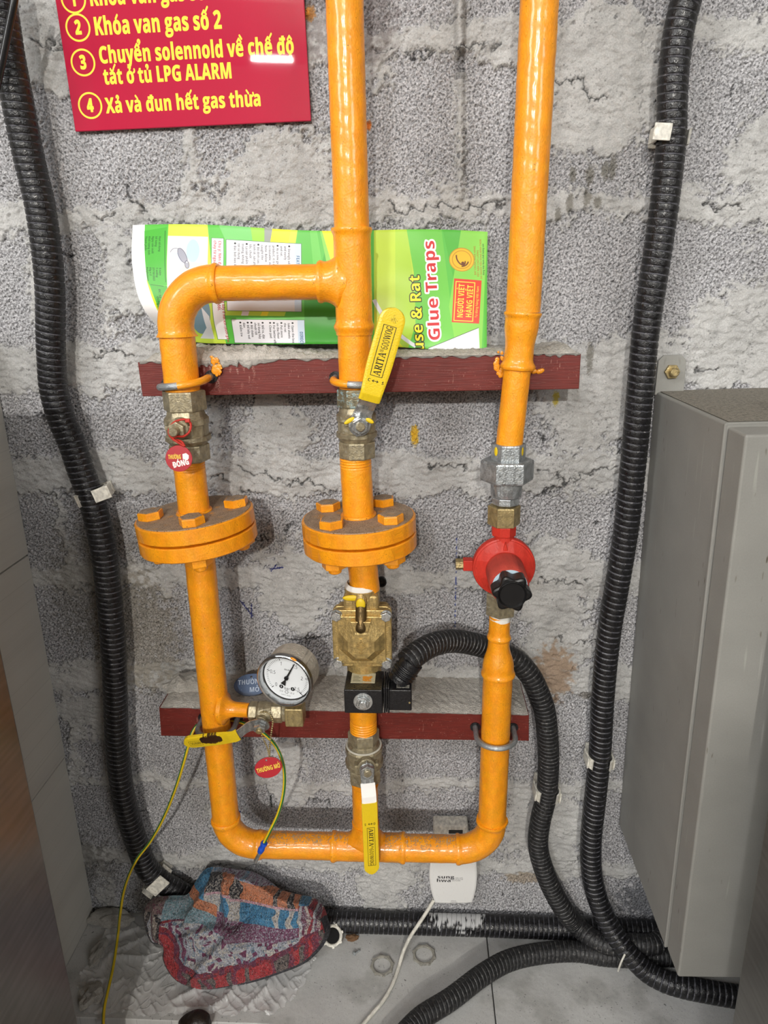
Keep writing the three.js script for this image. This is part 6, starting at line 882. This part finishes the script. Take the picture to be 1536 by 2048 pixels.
  const knit = dataTex(tw, th, (u, v, q) => { const [x, t] = F(u, v); const a = (x + 0.5) * 450 + 1 * fbm(x * 25, t * 25, 2), b = (t + 0.5) * 720; q[0] = q[1] = q[2] = 0.5 + 0.3 * abs(sin(a * PI)) * 1 - 0.2 + 0.25 * sin(b * 2 * PI + 2 * abs(sin(a * PI))) + 0.1 * n2(x * 900, t * 900); }, false);
  one('knitted_sock', g, phys({ map: tex, bumpMap: knit, bumpScale: 0.0014, roughness: 0.95, sheen: 0.4, sheenRoughness: 0.6, sheenColor: new THREE.Color(0x888888) }), 'crumpled multicoloured knitted sock heaped in the corner on a plastic film', 'sock');
}
// ---------------------------------------------------------------- clear plastic film under the sock
{
  const n = 150, m = 110, pos = [], uv = [], idx = [], B = [[-0.4836, 0, 0.1247], [-0.4764, 0, 0.0137], [-0.3983, 0, -0.0016], [-0.1469, 0, 0.0381], [-0.1441, 0, 0.0588], [-0.1633, 0, 0.1247], [-0.1955, 0, 0.1573], [-0.3616, 0, 0.1631], [-0.4519, 0, 0.1696]].map((p) => [p[0], min(0.1645, p[2])]);
  const inside = (x, t) => { let c = false; for (let i = 0, j = B.length - 1; i < B.length; j = i++) { const a = B[i], b = B[j]; if ((a[1] > t) !== (b[1] > t) && x < (b[0] - a[0]) * (t - a[1]) / (b[1] - a[1]) + a[0]) c = !c; } return c; };
  const id = new Int32Array((n + 1) * (m + 1)).fill(-1), X0 = -0.51, X1 = -0.13, Z0 = 0.004, Z1 = 0.165;
  for (let i = 0; i <= n; i++) for (let j = 0; j <= m; j++) { const x = mix(X0, X1, i / n), z = mix(Z0, Z1, j / m); if (!inside(x + 0.004 * n2(x * 40, z * 40), z + 0.004 * n2(x * 40 + 9, z * 40))) continue; const cr = abs(n2(x * 11 + z * 9, z * 13)), cr2 = abs(n2(x * 30 - z * 26, z * 16 + x * 18 + 7)); id[i * (m + 1) + j] = pos.length / 3; pos.push(x, 0.0022 + 0.0075 * Math.pow(1 - cr, 5) * ss(0.3, -0.3, n2(x * 9, z * 9)) + 0.003 * Math.pow(1 - cr2, 7) + 0.0015 * (1 + n2(x * 14, z * 14)), z); uv.push(x * 5, z * 5); }
  for (let i = 0; i < n; i++) for (let j = 0; j < m; j++) { const a = id[i * (m + 1) + j], b = id[(i + 1) * (m + 1) + j], c = id[(i + 1) * (m + 1) + j + 1], d = id[i * (m + 1) + j + 1]; if (a >= 0 && b >= 0 && c >= 0 && d >= 0) idx.push(a, c, b, a, d, c); }
  const g = new THREE.BufferGeometry(); g.setAttribute('position', new THREE.Float32BufferAttribute(pos, 3)); g.setAttribute('uv', new THREE.Float32BufferAttribute(uv, 2)); g.setIndex(idx); g.computeVertexNormals();
  one('plastic_film', g, phys({ color: 0xffffff, transmission: 0.66, roughness: 0.12, clearcoat: 0.8, clearcoatRoughness: 0.05, thickness: 0, ior: 1.5, side: THREE.DoubleSide, bumpMap: dataTex(512, 512, (u, v, q) => { q[0] = q[1] = q[2] = 0.3 + 0.4 * Math.pow(1 - abs(n2(u * 7 + v * 5, v * 4 - u * 3)), 8) + 0.25 * Math.pow(1 - abs(n2(u * 16 - v * 4, v * 7 + u * 4)), 10); }, false), bumpScale: 0.0022 }), 'crumpled clear plastic film spread on the floor under the sock', 'plastic film');
}
// ---------------------------------------------------------------- small things on the floor
{
  const lock = (label, p, rot, mat, r) => {
    const s = new THREE.Shape(); for (let i = 0; i <= 96; i++) { const a = i / 96 * 2 * PI, k = r + 0.0017 * ss(0.35, 0.75, cos(8 * a)); i ? s.lineTo(k * cos(a), k * sin(a)) : s.moveTo(k * cos(a), k * sin(a)); } const h = new THREE.Path(); h.absarc(0, 0, r - 0.0032, 0, 2 * PI, true); s.holes.push(h);
    const o = one('conduit_locknut', plate(s, 0.0032, 0.0006, 40).rotateX(-PI / 2), mat, label, 'locknut', 'loose locknuts'); o.position.set(...p); o.rotation.y = rot; return o;
  };
  const dull = std({ ...metalMaps([0.56, 0.55, 0.52], [0.66, 0.65, 0.61], 131, { lo: -0.2, hi: 0.2, k: 0.8, rough: 0.7 }), metalness: 0.3, roughness: 1 });
  lock('dusty toothed locknut lying on the floor, touched by the thin white cable', [-0.0513, 0.0004, 0.0781], 0.2, dull, 0.0158); lock('dusty toothed locknut on the floor, the one farther from the white cable', [0.0095, 0.0004, 0.0593], 0.5, dull, 0.0160);
  const o = thing('conduit_bushing', 'dark conduit end with a white toothed ring at the right end of the sock', 'bushing', [-0.1273, 0.012, 0.0401]); o.rotation.set(0.9, 0.35, 0);
  part('tube', mv(cyl(0.0135, 0.022, 36), 0, -0.011, 0), blackPlastic, o); part('ring', mv(new THREE.TorusGeometry(0.0130, 0.0024, 12, 48).rotateX(PI / 2), 0, 0.001, 0), whitePlastic, o); part('tooth', [...Array(7)].map((_, i) => mv(rbox(0.004, 0.003, 0.004, 0.0008), 0.0150 * cos(i * 0.9), 0.001, 0.0150 * sin(i * 0.9))), whitePlastic, o); part('dark_opening_disc', mv(cyl(0.0112, 0.001, 32), 0, 0.0006, 0), std({ color: 0x070707, roughness: 0.9 }), o);  // near-black disc stands for the shade inside the open conduit end
  const sc = thing('screw', 'small rusty screw lying on the floor left of the locknuts', 'screw', [-0.0934, 0.0015, 0.0608]); sc.rotation.set(0, 0.7, 0);
  part('shaft', mv(cyl(0.0013, 0.012, 12).rotateZ(PI / 2), 0.005, 0, 0), galv, sc); part('head', mv(cyl(0.0030, 0.0022, 18).rotateZ(PI / 2), 0, 0.0012, 0), galv, sc);
  const crumb = (label, p, r, seed, mat, sc3) => { const g = new THREE.IcosahedronGeometry(r, 4), q = g.attributes.position; for (let i = 0; i < q.count; i++) { const a = q.getX(i) / r, b = q.getY(i) / r, c = q.getZ(i) / r, k = 1 + 0.28 * n3(a * 1.2 + seed, b * 1.2, c * 1.2) + 0.10 * n3(a * 4, b * 4 + seed, c * 4); q.setXYZ(i, q.getX(i) * k * sc3[0], q.getY(i) * k * sc3[1], q.getZ(i) * k * sc3[2]); } g.computeVertexNormals(); const o2 = one('mortar_lump', g, mat, label, 'rubble', 'mortar lumps'); o2.position.set(...p); return o2; };
  crumb('flat grey mortar lump in the dark corner below the tiled wall', [-0.4767, 0.007, 0.0164], 0.026, 3, cementMat, [1.3, 0.4, 0.6]);
  crumb('rough grey mortar lump on the floor along the tiled wall, near the film edge', [-0.4531, 0.006, 0.1392], 0.018, 8, cementMat, [0.9, 0.45, 1]);
  crumb('small brown mortar crumb beside the dark conduit end', [-0.0987, 0.003, 0.0348], 0.007, 12, std({ color: 0x6d5138, roughness: 0.95 }), [1.4, 0.5, 0.8]);
  crumb('pale mortar lump on the lower ledge beside the left orange pipe', [-0.3082, 0.4338, 0.035], 0.026, 21, cementMat, [1.0, 0.7, 0.6]);
  crumb('thin mortar crumb along the tiled wall foot', [-0.4722, 0.005, 0.0738], 0.015, 33, cementMat, [0.7, 0.45, 1.4]);
  const k = new THREE.SphereGeometry(1, 40, 28), q = k.attributes.position; for (let i = 0; i < q.count; i++) { const x = q.getX(i), y = q.getY(i), z = q.getZ(i); q.setXYZ(i, x * 0.0185 * (1 + 0.1 * n3(x, y, z)) - 0.006 * max(0, -x) * (1 - y), y * 0.0155 * (y < 0 ? 0.6 : 1) * (1 - 0.25 * ss(0, -1, x)), z * 0.0150); } k.computeVertexNormals();
  one('dark_lump', k, std({ ...metalMaps([0.11, 0.075, 0.05], [0.22, 0.17, 0.12], 141, { k: 0.5, rough: 0.45 }), roughness: 1 }), 'dark brown glossy rounded object on the film, cut by the lower edge', 'dark_lump').position.set(...[-0.2924, 0.01, 0.1753]);  // unidentified dark rounded lump
  // anchor hole plug in the wall
  one('wall_plug', mv(alongZ(lathe([[0, -0.004], [0.0062, -0.004], [0.0066, 0.0035], [0.0046, 0.0042], [0.0040, 0.001], [0, 0.001]], 24)), ...[-0.0466, 0.5729, 0.004]), blackPlastic, 'small dark wall plug beside the middle pipe above the solenoid valve', 'wall plug');
}
renderer.render(scene, camera);
